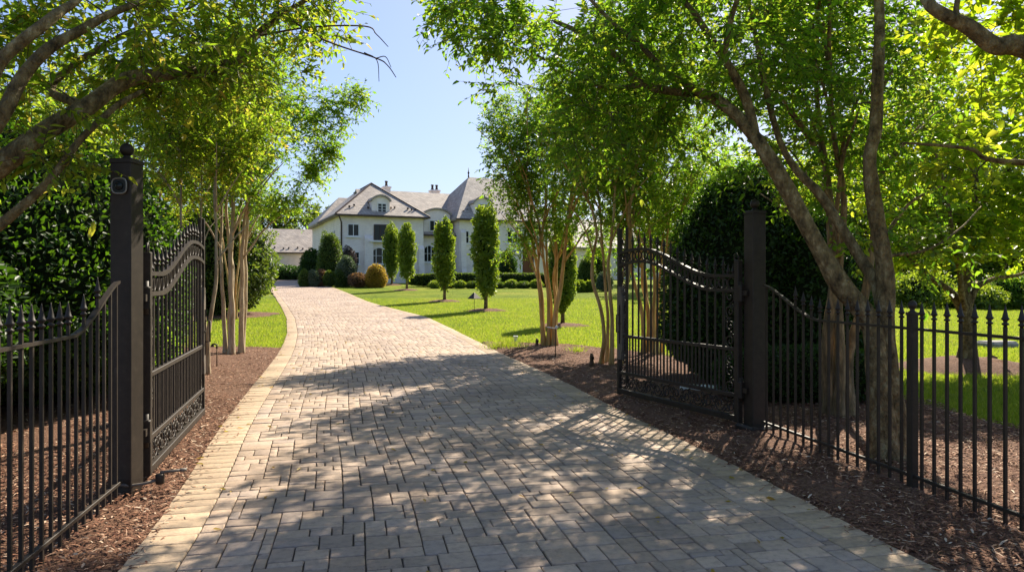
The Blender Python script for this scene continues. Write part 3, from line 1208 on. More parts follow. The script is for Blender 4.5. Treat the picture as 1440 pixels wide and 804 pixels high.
def build_house():
    root = empty('mansion', (HX, HY, HZ), HR)
    tag(root, 'large whitewashed brick mansion with slate hipped roofs and arched dormers', 'house')

    def part(name, mb, m, par=root):
        return mb.build(name, M[m], par)

    ze = HP(480, 303, 0)[1]
    # --- walls
    W1 = 7.55
    wl = MB()
    wl.box((W1 / 2, 8.0, ze / 2 - .1), (W1, 16.0, ze + .2))
    part('wall', wl, 'wall')
    mid = MB()
    zmid = HP(620, 331, 1.4)[1]
    mid.box((9.4, 6.6, zmid / 2 - .1), (3.7, 10.4, zmid + .2))
    part('wall', mid, 'wall')
    U2, U3 = 11.05, 20.3
    w2 = MB()
    w2.box(((U2 + U3) / 2, 7.0, ze / 2 - .1), (U3 - U2, 14.0, ze + .2))
    part('wall', w2, 'wall')
    w3 = MB()
    w3.box((29.0, 8.5, 1.9), (17.4, 9.0, 4.0))
    part('wall', w3, 'wall')
    # --- roofs
    r1 = MB()
    zr1 = HP(522, 258, 4.2)[1]
    hip(r1, -0.45, W1 + 0.45, -0.45, 16.4, ze + .12, zr1, 3.75, 3.75, 4.3, 12.5)
    roof1 = part('roof', r1, 'slate')
    r1b = MB()
    hip(r1b, -.62, W1 - .3, 8.6, 16.8, ze + .05, zr1 - .5, 2.2, 6.5, 12.7, 12.7)
    part('roof', r1b, 'slate')
    rm = MB()
    zrm = HP(600, 271, 8.0)[1]
    vs = [(3.0, 0.85, zmid), (U2 + 5, 0.85, zmid), (U2 + 5, 8.0, zrm), (3.0, 8.0, zrm), (3.0, 15, zmid), (U2 + 5, 15, zmid)]
    # steeper lower bell: eave to ridge as one slope, thick
    lo = [(a, b, c - .16) for a, b, c in vs]
    rm.add(vs + lo, [(0, 1, 2, 3), (3, 2, 5, 4), (6, 9, 8, 7), (9, 10, 11, 8), (0, 6, 7, 1), (4, 5, 11, 10), (0, 3, 9, 6), (3, 4, 10, 9), (1, 7, 8, 2), (2, 8, 11, 5)])
    roofm = part('roof', rm, 'slate')
    r2 = MB()
    zr2 = HP(690, 251, 4.6)[1]
    hip(r2, U2 - 0.45, U3 + 0.45, -0.45, 14.4, ze + .12, zr2, 13.7, 17.6, 4.7, 4.7)
    roof2 = part('roof', r2, 'slate')
    r3 = MB()
    hip(r3, 19.9, 38.2, 3.4, 13.6, 3.95, 7.4, 20.4, 34.5, 8.5, 8.5)
    part('roof', r3, 'slate')
    # snow guards along the front eaves
    for par, ua, ub, zz in ((roof1, 0.9, 7.0, ze), (roof2, 11.6, 19.8, ze)):
        rr = random.Random(3)
        u = ua
        while u < ub:
            v = 0.35 + 0.3 * rr.random()
            sg = MB()
            sg.box((u, v, zz + .12 + (v + .45) * 0.80 + .05), (0.16, 0.10, 0.16), rr.random())
            u += rr.choice([.35, .45, 1.2])
            sg.build('snow_guard', M['brown_trim'], par)
    # eave gutters
    g = MB()
    for a, b in (((-.5, -.5), (W1 + .5, -.5)), ((-.5, -.5), (-.5, 16.4))):
        g.bar((a[0], a[1], ze + .03), (b[0], b[1], ze + .03), .13)
    part('gutter', g, 'brown_trim')
    g = MB()
    g.bar((U2 - .5, -.5, ze + .03), (U3 + .5, -.5, ze + .03), .13)
    part('gutter', g, 'brown_trim')
    g = MB()
    g.bar((W1 + .1, .8, zmid - .04), (U2 - .1, .8, zmid - .04), .13)
    part('gutter', g, 'brown_trim')
    # hip caps
    hc = MB()
    for a, b in (((-.45, -.45, ze + .14), (3.75, 4.3, zr1 + .03)), ((W1 + .45, -.45, ze + .14), (3.75, 4.3, zr1 + .03)), ((3.75, 4.3, zr1 + .03), (3.75, 12.5, zr1 + .03))):
        hc.bar(a, b, .12)
    part('ridge_cap', hc, 'brown_trim')
    # downspouts
    for u, z1, v in ((0.12, ze - .1, -.07), (U2 - .25, zmid - .1, 1.3)):
        d = MB()
        d.tube([(u - .3, v - .4, z1 + .05), (u, v, z1 - .5), (u, v, 0)], .06, 8)
        part('downspout', d, 'brown_trim')
    # --- dormers with a curved head
    def dormer(pl, pr, pt, pb, ptop_side, vf, depth, wpl, wpr, wpt, wpb, panes=(2, 3)):
        ul, zt = HP(pl, pt, vf)
        ur, zb = HP(pr, pb, vf)
        zs = HP(pl, ptop_side, vf)[1]
        n = 14
        arc = []
        for k in range(n + 1):
            t = k / n
            u = ul + (ur - ul) * t
            arc.append((u, zs + (zt - zs) * math.sin(math.pi * t) ** 0.75))
        poly = [(ul, vf, zb)] + [(u, vf, z) for u, z in arc] + [(ur, vf, zb)]
        m = MB()
        m.prism(poly, (0, depth, 0))
        dm = part('dormer', m, 'wall')
        rf = MB()
        outer = [(ul - .14, zs - .02)] + [(u + (u - (ul + ur) / 2) * .08, z + .16) for u, z in arc] + [(ur + .14, zs - .02)]
        inner = [(ul - .001, zs - .06)] + [(u, z + .02) for u, z in arc] + [(ur + .001, zs - .06)]
        for k in range(len(outer) - 1):
            a, b, c, d = outer[k], outer[k + 1], inner[k + 1], inner[k]
            rf.prism([(a[0], vf - .2, a[1]), (b[0], vf - .2, b[1]), (c[0], vf - .2, c[1]), (d[0], vf - .2, d[1])], (0, depth + .2, 0))
        rf.build('dormer_roof', M['slate'], dm)
        window(wpl, wpr, wpt, wpb, vf, par=dm, grid=panes)
        return dm

    def window(pl, pr, pt, pb, v, par=root, arched=False, grid=(2, 2), mat_f='white_paint', name='window'):
        u0, z1 = HP(pl, pt, v)
        u1, z0 = HP(pr, pb, v)
        vf = v - .03
        sub = par is root
        pn = MB()
        if arched:
            n = 12
            rise = (u1 - u0) * 0.28
            poly = [(u0, vf, z0)] + [(u0 + (u1 - u0) * k / n, vf, z1 - rise + rise * math.sin(math.pi * k / n)) for k in range(n + 1)] + [(u1, vf, z0)]
            pn.prism(poly, (0, .04, 0))
        else:
            pn.box(((u0 + u1) / 2, vf + .02, (z0 + z1) / 2), (u1 - u0, .04, z1 - z0))
        win = pn.build(name, M['glass'], par)
        fr = MB()
        t = .07
        zt = z1
        vv = vf - .02
        for a, b in (((u0, z0), (u1, z0)), ((u0, z0), (u0, zt - (rise if arched else 0))), ((u1, z0), (u1, zt - (rise if arched else 0)))):
            fr.bar((a[0], vv, a[1]), (b[0], vv, b[1]), t)
        if arched:
            pts = [(u0 + (u1 - u0) * k / 12, vv, z1 - rise + rise * math.sin(math.pi * k / 12)) for k in range(13)]
            fr.tube(pts, t * .6, 5)
        else:
            fr.bar((u0, vv, z1), (u1, vv, z1), t)
        for k in range(1, grid[0]):
            u = u0 + (u1 - u0) * k / grid[0]
            fr.bar((u, vv, z0), (u, vv, z1 - .02), t * .8)
        for k in range(1, grid[1]):
            z = z0 + (z1 - z0) * k / grid[1]
            fr.bar((u0, vv + .004, z), (u1, vv + .004, z), t * .5)
        if sub:
            fr.build('frame', M[mat_f], win)
            sl = MB()
            sl.box(((u0 + u1) / 2, v - .06, z0 - .09), (u1 - u0 + .3, .16, .12))
            sl.build('sill', M['white_paint'], win)
        else:
            me = fr.build('frame', M[mat_f], par)
        return win

    dormer(523, 548, 275.5, 303, 282, .12, 4.2, 531, 543, 286, 299)
    dormer(666, 691, 278, 306, 286, .12, 4.2, 674, 688, 287, 296)
    dormer(596, 633, 294, 334, 301, 1.3, 5.0, 604, 617, 310, 325, (2, 1))
    # --- windows
    window(489, 504.5, 315, 332, 0, grid=(2, 1))
    window(526, 551, 316, 338, 0, grid=(3, 1), mat_f='brown_trim')
    window(499, 505, 354.5, 371, 0, grid=(1, 2))
    window(520, 546, 348, 371, 0, arched=True, grid=(3, 2))
    window(596, 611, 345, 368, 1.4, arched=True, grid=(3, 2))
    window(713, 727, 325, 342, 0, grid=(2, 2))
    window(652, 659, 325, 342, 0, grid=(1, 2))
    # side wall windows, towards the garage
    for v0, zz in ((3.0, 4.1), (8.0, 4.1), (5.5, 1.3)):
        m = MB()
        m.box((-.03, v0, zz), (.06, 1.1, 1.5))
        wn = m.build('window', M['glass'], root)
        f = MB()
        for a, b in (((v0 - .55, zz - .75), (v0 + .55, zz - .75)), ((v0 - .55, zz + .75), (v0 + .55, zz + .75)), ((v0 - .55, zz - .75), (v0 - .55, zz + .75)), ((v0 + .55, zz - .75), (v0 + .55, zz + .75)), ((v0, zz - .75), (v0, zz + .75))):
            f.bar((-.08, a[0], a[1]), (-.08, b[0], b[1]), .08)
        f.build('frame', M['white_paint'], wn)
    # balcony rail in front of the big dark window
    b = MB()
    u0, z0 = HP(520, 338, -.45)
    u1, _ = HP(553, 338, -.45)
    b.box(((u0 + u1) / 2, -.25, z0 - .05), (u1 - u0, .5, .14))
    part('balcony', b, 'white_paint')
    # buttresses with flared feet
    def buttress(px, pt, wid, v, flare, par=root):
        u, z = HP(px, pt, v)
        m = MB()
        prof = [(0, z), (-.30, z - .35), (-.34, z * .5), (-.42, z * .28), (-.75, z * .12), (-flare, 0)]
        poly = [(u, v + p[0], p[1]) for p in prof] + [(u, v + .05, 0), (u, v + .05, z)]
        m.prism(poly, (wid, 0, 0))
        part('buttress', m, 'wall')
    buttress(512, 330, .75, 0, 1.1)
    buttress(588, 345, .5, 0, 1.2)
    buttress(640, 345, .5, 1.4, 1.6)
    buttress(647, 322, .5, 0, .8)
    buttress(722, 350, .55, 0, 2.0)
    # entrance door
    u0, z1 = HP(734, 350, -.02)
    u1, z0 = HP(750, 381, -.02)
    m = MB()
    m.box(((u0 + u1) / 2, -.05, z1 / 2), (u1 - u0, .1, z1))
    dr = part('door', m, 'door')
    m = MB()
    for k in range(2):
        for q in range(3):
            m.box((u0 + (u1 - u0) * (.27 + .46 * k), -.11, z1 * (.2 + .3 * q)), ((u1 - u0) * .34, .03, z1 * .22))
    m.build('door_panel', M['door'], dr)
    m = MB()
    m.box((u0 - .12, -.08, z1 / 2), (.22, .2, z1 + .1))
    m.box((u1 + .12, -.08, z1 / 2), (.22, .2, z1 + .1))
    m.box(((u0 + u1) / 2, -.08, z1 + .17), (u1 - u0 + .5, .22, .24))
    m.build('frame', M['white_paint'], dr)
    # chimneys
    for px0, px1, pt, pb, v, npots in ((538.5, 548, 262, 272, 7.0, 1), (605, 617, 267, 277, 9.0, 2)):
        u0, z1 = HP(px0, pt, v)
        u1, z0 = HP(px1, pb, v)
        m = MB()
        m.box(((u0 + u1) / 2, v, z1 - 1.0), (u1 - u0, .7, 2.0))
        m.box(((u0 + u1) / 2, v, z1 - .12), (u1 - u0 + .16, .86, .14))
        ch = part('chimney', m, 'wall')
        for k in range(npots):
            p = MB()
            uu = u0 + (u1 - u0) * (k + .5) / npots
            p.lathe((uu, v, z1), [(.13, 0), (.16, .1), (.12, .2), (.12, .42), (.17, .48), (.17, .54)], 10)
            p.build('chimney_pot', M['brown_trim'], ch)
    f = MB()
    f.lathe((13.7, 4.7, zr2), [(.09, 0), (.05, .3), (.12, .42), (.05, .55), (.015, 1.0)], 8)
    part('finial', f, 'brown_trim')


build_house()


def build_garage():
    gx_, gy_ = -24.6, 79.0
    gz = GZ(gx_, gy_)
    root = empty('garage', (gx_, gy_, gz), R(16))
    tag(root, 'low cream garage with long slate roof at the end of the drive', 'garage')
    m = MB()
    m.box((-.4, 4.3, 1.42), (8.4, 8.4, 2.9))
    wl = m.build('wall', M['cream'], root)
    r = MB()
    hip(r, -5.0, 4.3, -.35, 9.0, 3.0, 5.9, -5.0, 2.3, 4.6, 4.6)
    rf = r.build('roof', M['slate'], root)
    for k in range(9):
        sg = MB()
        sg.box((-3.2 + .75 * k + (.2 if k % 2 else 0), .25 + .1 * (k % 3), 3.0 + .45 + .06 * (k % 3)), (.16, .1, .16))
        sg.build('snow_guard', M['brown_trim'], rf)
    g = MB()
    g.bar((-5.0, -.4, 2.93), (4.3, -.4, 2.93), .13)
    g.build('gutter', M['brown_trim'], root)


build_garage()


# ------------------------------------------------------------------ gate posts, gates, fences
FIN = [(0.010, 0), (0.011, .012), (.021, .016), (.021, .024), (.012, .030), (.012, .040), (.024, .052), (.024, .058), (.018, .064), (.012, .095), (.004, .135), (.001, .15)]


def finial(name, parent, at, scale=1.0, material='iron', n=8):
    m = MB()
    m.lathe(at, [(r * scale, z * scale) for r, z in FIN], n)
    return m.build(name, M[material], parent)


def gate_post(label, x, y, hgt_, rz, sensor=False):
    root = empty('gate_post', (x, y, 0), rz)
    tag(root, label, 'gate post', 'gate posts')
    wd = 0.15
    m = MB()
    m.cbox((0, 0, hgt_ / 2 - .1), (wd, wd, hgt_ + .2), .006)
    m.build('post', M['iron'], root)
    m = MB()
    m.cbox((0, 0, hgt_ + .013), (wd + .012, wd + .012, .03), .008)
    m.lathe((0, 0, hgt_ + .028), [(.045, 0), (.03, .012), (.022, .022), (.022, .03)], 14)
    m.build('cap', M['iron'], root)
    m = MB()
    m.lathe((0, 0, hgt_ + .05), [(.001, 0)] + [(.046 * math.sin(a), .046 - .046 * math.cos(a)) for a in np.linspace(.3, 2.9, 11)] + [(.001, .1)], 18)
    m.build('ball', M['iron'], root)
    if sensor:
        m = MB()
        n = 24
        pts = []
        for k in range(n):
            a = 2 * math.pi * k / n
            q = (abs(math.cos(a)) ** 3.5 + abs(math.sin(a)) ** 3.5) ** (-1 / 3.5)
            pts.append((0.052 * q * math.cos(a), -wd / 2 - .002, hgt_ - .165 + .052 * q * math.sin(a)))
        m.prism(pts, (0, -.012, 0))
        s = m.build('sensor', M['black_plastic'], root)
        m = MB()
        ring = [(px, -wd / 2 - .014, pz) for px, _, pz in pts] 
        m.tube(ring + [ring[0]], .0055, 6, cap=False)
        m.build('rim', M['steel'], s)
        m = MB()
        m.lathe((0, 0, 0), [(.028, 0), (.03, .006), (.02, .014), (.003, .018)], 16)
        for i, v in enumerate(m.v):
            m.v[i] = (v[0], -wd / 2 - .013 - v[2], hgt_ - .165 + v[1])
        m.build('lens', M['glass'], s)
    return root


LPOST = (-2.68, 4.95)
RPOST = (2.40, 7.03)
pl = gate_post('tall dark gate post with square sensor near its ball finial', LPOST[0], LPOST[1], 2.315, R(-4), True)
pr = gate_post('tall plain dark gate post between right gate and swooping fence', RPOST[0], RPOST[1], 2.165, R(18))
m = MB()
m.cbox((0.02, -.02, .045), (.34, .30, .09), .02)
m.build('base', M['iron'], pr)


def scroll_pts(c, r, turns, a0, sgn, n=22):
    out = []
    for k in range(n + 1):
        t = k / n
        rr = r * (1 - .86 * t)
        a = a0 + sgn * turns * 2 * math.pi * t
        out.append((c[0] + rr * math.cos(a), c[1] + rr * math.sin(a)))
    return out


def make_gate(label, hinge, far, seed):
    hx, hy = hinge
    W = math.hypot(far[0] - hx, far[1] - hy)
    rz = math.atan2(far[1] - hy, far[0] - hx)
    root = empty('iron_gate', (hx, hy, 0), rz)
    tag(root, label, 'gate', 'open driveway gates')
    I = 'iron'

    def top(x):
        t = min(1, max(0, (x / W - .16) / .62))
        s = t * t * (3 - 2 * t)
        return 1.555 + .33 * s - .045 * max(0, (x / W - .80) / .2) ** 2

    def low(x):
        return top(x) - .15
    # frame: stiles and rails
    m = MB()
    m.cbox((0, 0, .9), (.062, .062, 1.62), .005)
    m.cbox((W, 0, 1.12), (.05, .05, 2.08), .005)
    m.cbox((W - .155, 0, 1.20), (.03, .03, 1.92), .003)
    m.cbox((W / 2, 0, .125), (W, .06, .055), .004)
    m.cbox((W / 2, 0, .355), (W, .045, .036), .004)
    m.cbox((W / 2, 0, .815), (W, .045, .034), .004)
    m.build('frame', M[I], root)
    for f in (top, low):
        m = MB()
        xs = np.linspace(0, W, 40)
        for k in range(39):
            a, b = xs[k], xs[k + 1]
            m.prism([(a, -.024, f(a) - .016), (b, -.024, f(b) - .016), (b, -.024, f(b) + .016), (a, -.024, f(a) + .016)], (0, .048, 0))
        m.build('top_rail', M[I], root)
    # pickets with spear finials
    x0, x1 = .21, W - .155
    n = 14
    dx = (x1 - x0) / n
    for k in range(n):
        x = x0 + dx * k
        m = MB()
        m.bar((x, 0, .35), (x, 0, top(x) + .06), .017)
        p = m.build('picket', M[I], root)
        finial('finial', p, (x, 0, top(x) + .055), .95, n=6)
    for k in range(n):
        x = x0 + dx * (k + .5)
        m = MB()
        m.bar((x, 0, .36), (x, 0, .81), .013)
        m.build('short_picket', M[I], root)
    for x in (.0, .07, .14):
        if x:
            finial('finial', root, (x, 0, top(x) - .01), .9, n=6)
    # ring frieze between the two top rails
    m = MB()
    x = .09
    while x < W - .03:
        c = (x, (top(x) + low(x)) / 2)
        pts = [(c[0] + .056 * math.cos(a), 0, c[1] + .056 * math.sin(a)) for a in np.linspace(0, 2 * math.pi, 19)]
        m.tube(pts, .0085, 5, cap=False)
        x += dx if x > .2 else .125
    m.build('ring_frieze', M[I], root)
    # scroll work: bottom panel, hinge-side panel, latch-side panel
    m = MB()

    def put(uv, horizontal, o0, o1):
        P3 = [(o0 + a, 0, o1 + b) if horizontal else (o0 + b, 0, o1 + a) for a, b in uv]
        m.tube(P3, .0075, 5)
    L = W - .06
    k = 0
    step = .17
    x = .10
    while x < W - .06:
        sg = 1 if k % 2 else -1
        put(scroll_pts((0, 0), .078, 1.55, R(200) if sg > 0 else R(160), sg), True, x, .24)
        put(scroll_pts((.055, .04 * sg), .05, 1.2, R(20), -sg, 16), True, x, .24)
        put(scroll_pts((-.06, -.05 * sg), .036, 1.1, R(90), sg, 12), True, x, .24)
        put(scroll_pts((.085, -.055 * sg), .032, 1.0, R(270), sg, 12), True, x, .24)
        x += step
        k += 1
    m.build('scroll_panel', M[I], root)
    for xc, wdt, zlo, zhi in ((.115, .075, .43, .78), (.115, .075, .89, 1.38), (W - .085, .058, .42, .78), (W - .085, .058, .88, 2.0)):
        m = MB()
        z = zlo
        k = 0
        while z < zhi:
            if True:
                sg = 1 if k % 2 else -1
                put(scroll_pts((0, 0), wdt * .9, 1.5, R(200), sg), False, xc, z)
                put(scroll_pts((.06, .035 * sg), wdt * .5, 1.2, R(20), -sg, 14), False, xc, z)
            z += wdt * 2.0
            k += 1
        m.build('scroll_panel', M[I], root)
    m = MB()
    m.bar((.195, 0, .36), (.195, 0, 1.42), .014)
    m.build('inner_stile', M[I], root)
    # lock plate with shaped ends and a handle
    prof = [(-.055, .52), (.03, .52), (.035, .60), (.055, .66), (.055, 1.28), (.03, 1.34), (.02, 1.43), (-.03, 1.43), (-.035, 1.36), (-.055, 1.33)]
    m = MB()
    m.prism([(W - .045 - a, -.034, b) for a, b in prof], (0, .068, 0))
    lp = m.build('lock_plate', M['iron_grey'], root)
    m = MB()
    for s in (-1, 1):
        m.tube([(W - .05, .03 * s, 1.08), (W - .05, .085 * s, 1.08), (W - .05, .085 * s, .86), (W - .05, .03 * s, .86)], .008, 6)
        m.bar((W - .05, .039 * s, .72), (W - .05, .039 * s, 1.2), .010)
        m.bar((W - .09, .039 * s, .97), (W - .01, .039 * s, .97), .010)
    m.build('handle', M['iron'], lp)
    # hinges
    for z in (1.38, .42):
        m = MB()
        m.cbox((-.052, 0, z), (.05, .075, .16), .008)
        m.lathe((-.035, 0, z - .12), [(.022, 0), (.022, .24)], 12)
        m.box((-.09, 0, z), (.09, .045, .05))
        m.build('hinge', M['iron'], root)
    m = MB()
    m.tube([(0, 0, 1.70), (-.005, 0, 1.74), (.02, 0, 1.775), (.05, 0, 1.765), (.055, 0, 1.73), (.035, 0, 1.715)], .008, 6)
    m.build('curl', M['iron'], root)
    return root


make_gate('left iron gate swung open in front of the ivy-like shrub', (-2.655, 5.17), (-3.29, 7.55), 1)
make_gate('right iron gate swung open, in deep shade before the egg-shaped evergreen', (2.265, 7.12), (1.355, 8.95), 2)


def make_fence(label, a, b, top, n0=.11, skip_first=0, extra=0.13, alt=False, posts=None):
    """iron picket fence from a to b; top(s) rail height at distance s from a"""
    ax, ay = a
    W = math.hypot(b[0] - ax, b[1] - ay)
    rz = math.atan2(b[1] - ay, b[0] - ax)
    root = empty('iron_fence', (ax, ay, 0), rz)
    tag(root, label, 'fence', 'iron picket fences')
    m = MB()
    xs = np.linspace(.05, W, 60)
    for k in range(59):
        p, q = xs[k], xs[k + 1]
        m.prism([(p, -.016, top(p) - .009), (q, -.016, top(q) - .009), (q, -.016, top(q) + .009), (p, -.016, top(p) + .009)], (0, .032, 0))
    m.build('top_rail', M['iron'], root)
    m = MB()
    m.cbox((W / 2, 0, .135), (W - .02, .03, .022), .003)
    m.build('bottom_rail', M['iron'], root)
    s = n0 * .8
    k = 0
    while s < W - .03:
        ex = extra
        if k < skip_first:
            ex = 0.0
        elif alt and k % 2 == 0 and k < skip_first + 5:
            ex = .02
        m = MB()
        m.bar((s, 0, .045), (s, 0, top(s) + ex * .45 + .002), .017)
        p = m.build('picket', M['iron'], root)
        if ex > .05:
            finial('finial', p, (s, 0, top(s) + ex * .45), .92, n=8)
        s += n0
        k += 1
    return root


def swoop(h0, h1, s0, s1):
    def f(s):
        t = min(1, max(0, (s - s0) / (s1 - s0)))
        return h0 + (h1 - h0) * (t * t * (3 - 2 * t)) ** .85
    return f


make_fence('left iron picket fence sweeping up to the post with the sensor', (LPOST[0] + .01, LPOST[1] - .10), (-2.08, 2.0), swoop(1.50, 1.185, 0.0, .85), .112, 3, .14, True)
MID = (2.815, 5.0)
make_fence('right iron picket fence section swooping down from plain gate post', (RPOST[0] + .03, RPOST[1] - .10), MID, swoop(1.46, 1.165, .02, .95), .118, 4, .13)
make_fence('straight right iron fence section running past small ball-topped post', MID, (3.42, 1.6), lambda s: 1.165, .112, 0, .13)
fp = empty('fence_post', (MID[0], MID[1], 0), R(12))
tag(fp, 'short square fence post with ball finial beside the forked tree', 'fence post')
m = MB()
m.cbox((0, 0, .58), (.055, .055, 1.36), .004)
m.build('post', M['iron'], fp)
m = MB()
m.cbox((0, 0, 1.27), (.064, .064, .022), .004)
m.lathe((0, 0, 1.28), [(.03, 0), (.018, .01), (.014, .018), (.022, .03), (.03, .045), (.031, .055), (.024, .072), (.01, .084), (.001, .087)], 14)
m.build('cap', M['iron'], fp)

# bent opener arm by the left post
ga = empty('gate_opener', (-2.68, 4.86, -.035), 0)
tag(ga, 'bent flat iron gate arm reaching over the mulch beside left post', 'gate opener')
m = MB()
m.tube([(0.0, 0, .145), (.05, .02, .13), (.14, .06, .135), (.21, .10, .15)], .011, 6)
m.build('arm', M['iron_grey'], ga)
m = MB()
m.lathe((.22, .11, .12), [(.026, 0), (.030, .01), (.030, .06), (.026, .07)], 14)
m.build('pivot', M['iron'], ga)
m = MB()
m.tube([(.22, .11, .198), (.29, .15, .198), (.36, .18, .198)], .011, 6)
m.lathe((.35, .18, .19), [(.024, 0), (.024, .018)], 12)
m.build('lever', M['iron_grey'], ga)


# ------------------------------------------------------------------ small garden things
def path_light(label, x, y, h, kind):
    z = GZ(x, y)
    o = empty('path_light', (x, y, z), 0)
    tag(o, label, 'garden light')
    m = MB()
    m.lathe((0, 0, -.05), [(.011, 0), (.010, h)], 8)
    m.build('stake', M['wood'] if kind == 'hook' else M['iron'], o)
    m = MB()
    if kind == 'cone':
        m.lathe((0, 0, h - .10), [(.29, 0), (.29, .015), (.05, .24), (.012, .27)], 4, smooth=False)
    else:
        m.tube([(0, 0, h - .06), (.0, 0, h - .03), (.0, 0, h), (-.035, 0, h + .02), (-.08, 0, h + .01)], .014, 8)
        m.lathe((-.075, 0, h - .03), [(.03, 0), (.028, .02), (.012, .045)], 10)
    m.build('lamp_shade', M['iron'], o)
    return o


p = G(667, 436)
path_light('small dark pyramid-capped light standing on the lawn near drive', p[0], p[1], .58, 'cone')
p = G(305, 520)
path_light('hooked bronze path light at the left lawn edge behind the gate', p[0], p[1], .42, 'hook')

p = G(781, 503)
o = empty('sprinkler', (p[0], p[1], p[2]))
tag(o, 'slim riser pipe with white crosspiece beside the clustered tan trunks', 'sprinkler')
m = MB()
m.lathe((0, 0, -.05), [(.010, 0), (.009, .62)], 8)
m.build('riser', M['iron'], o)
m = MB()
m.tube([(-.16, 0, .60), (0, .01, .57), (.06, .02, .61)], .011, 6)
m.lathe((.02, 0, .56), [(.02, 0), (.028, .03), (.02, .06), (.005, .075)], 10)
m.build('nozzle', M['plastic'], o)
p = G(725, 481)
o = empty('utility_box', (p[0], p[1], p[2]))
tag(o, 'small white box standing in the grass near the drive edge', 'utility box')
m = MB()
m.cbox((0, 0, .06), (.10, .10, .14), .01)
m.build('box', M['plastic'], o)
m = MB()
m.cbox((0, 0, .14), (.115, .115, .03), .01)
m.build('lid', M['plastic'], o)
for px, py, hh, lb in ((755, 488, .20, 'short dark stub standing left of the clustered tan trunks'), (832, 518, .26, 'short dark stub standing in mulch left of slender trunks')):
    p = G(px, py)
    o = empty('garden_stub', (p[0], p[1], p[2]), .4)
    tag(o, lb, 'stub')
    m = MB()
    m.lathe((0, 0, -.05), [(.045, 0), (.042, hh * .6), (.03, hh * .75), (.036, hh * .9), (.02, hh + .05)], 10)
    m.build('body', M['wood'], o)
    m = MB()
    m.box((.0, -.03, hh * .7), (.05, .03, .05))
    m.build('bracket', M['iron'], o)

# white corrugated pipe behind the right gate
o = empty('drain_pipe', (2.75, 9.25, .09), R(-14))
tag(o, 'white ribbed drain pipe lying on mulch behind the right gate', 'pipe')
m = MB()
xs = np.linspace(-.55, .55, 80)
m.tube([(x, 0, 0) for x in xs], [.055 + .008 * math.sin(x * 160) for x in xs], 12)
m.build('pipe', M['plastic'], o)

# flat stone and short board on the right lawn
p = G(1402, 488)
o = empty('flat_stone', (p[0], p[1], p[2]), .2)
tag(o, 'flat grey stone slab lying on the lawn at far right', 'stone')
m = MB()
m.cbox((0, 0, .06), (.75, .5, .16), .05)
m.build('slab', M['stone'], o)
p = G(1395, 519)
o = empty('wooden_block', (p[0], p[1], p[2]), .5)
tag(o, 'short tilted brown board in the mulch ring of right lawn tree', 'board')
m = MB()
m.box((0, 0, .10), (.17, .04, .26))
b_ = m.build('board', M['wood'], o)
b_.rotation_euler = (0, R(14), 0)


# ------------------------------------------------------------------ trees
# 1 leaning tree, left foreground (trunk just outside the photo)
def px(*a):
    return P(*a)


LB = np.array([-5.0, 4.3, 0.0])
limC = [LB, np.array([-4.75, 4.35, .7]), px(-120, 320, 4.5), px(0, 235, 4.6), px(52, 195, 4.7), px(119, 151, 4.9), px(175, 111, 5.1), px(223, 105, 5.3), px(279, 100, 5.6), px(338, 86, 5.9), px(358, 56, 6.1), px(398, 20, 6.4), px(440, -6, 6.7), px(520, -60, 7.2)]
limB = [np.array([-4.75, 4.35, .7]), px(-160, 330, 4.3), px(-60, 240, 4.2), px(0, 167, 4.2), px(32, 107, 4.3), px(68, 68, 4.4), px(123, 38, 4.6), px(167, 16, 4.8), px(215, -6, 5.0), px(330, -60, 5.5)]
limA = [px(-60, 240, 4.2), px(-25, 150, 4.1), px(0, 86, 4.1), px(60, 36, 4.2), px(86, 16, 4.3), px(111, -2, 4.4), px(190, -80, 4.8)]
limD = [np.array([-4.9, 4.32, .35]), px(-230, 470, 4.6), px(-80, 380, 4.6), px(0, 318, 4.6), px(60, 263, 4.7), px(111, 199, 4.8), px(160, 151, 5.0), px(200, 128, 5.2)]
limE = [px(119, 151, 4.9), px(70, 120, 5.3), px(150, 60, 5.6), px(260, 20, 6.0), px(300, -20, 6.3)]
limF = [px(-60, 240, 4.2), px(-160, 60, 4.4), px(-220, -160, 4.8), px(-140, -320, 5.3)]
make_tree('leaning_tree', 'leaning grey-barked tree arching over the left gate post', 'tree', None, LB,
          [(limC, .088, .014), (limB, .06, .012), (limA, .05, .014), (limD, .042, .016), (limE, .035, .01), (limF, .07, .02)],
          [(px(150, 40, 5.2), (1.1, 1.0, .55), 85), (px(330, 60, 6.0), (.75, .9, .55), 70), (px(50, 120, 5.0), (.65, .8, .5), 30),
           (px(260, 120, 5.6), (.7, .6, .26), 32), (px(430, 15, 6.6), (.42, .7, .32), 42), (px(30, -150, 5.2), (2.0, 1.4, .8), 90),
           (px(80, 225, 4.75), (.2, .3, .12), 9), (px(215, 118, 5.3), (.3, .3, .14), 10), (px(300, -150, 6.2), (1.4, 1.2, .7), 100),
           (px(-150, -20, 4.8), (.9, .9, 1.2), 60)],
          YG, nleaf=30, llen=.088, lwid=.036, spread=.34, seed=11, bark='bark', droop=.3, gap=.0, sides=12, maxlink=1.6,
          bare=[([px(365, 50, 6.1), px(438, 38, 6.2), px(513, 37, 6.4), px(529, 48, 6.4), px(546, 66, 6.5)], .012, .004),
                ([px(400, 22, 6.4), px(440, 48, 6.3), px(470, 62, 6.2), px(529, 82, 6.2), px(545, 92, 6.2), px(557, 109, 6.3)], .012, .004),
                ([px(512, 74, 6.2), px(530, 85, 6.2), px(533, 115, 6.2)], .006, .003), ([px(529, 82, 6.2), px(542, 80, 6.2), px(550, 95, 6.2)], .006, .003),
                ([px(470, 62, 6.2), px(480, 42, 6.2), px(495, 70, 6.2)], .005, .003)])

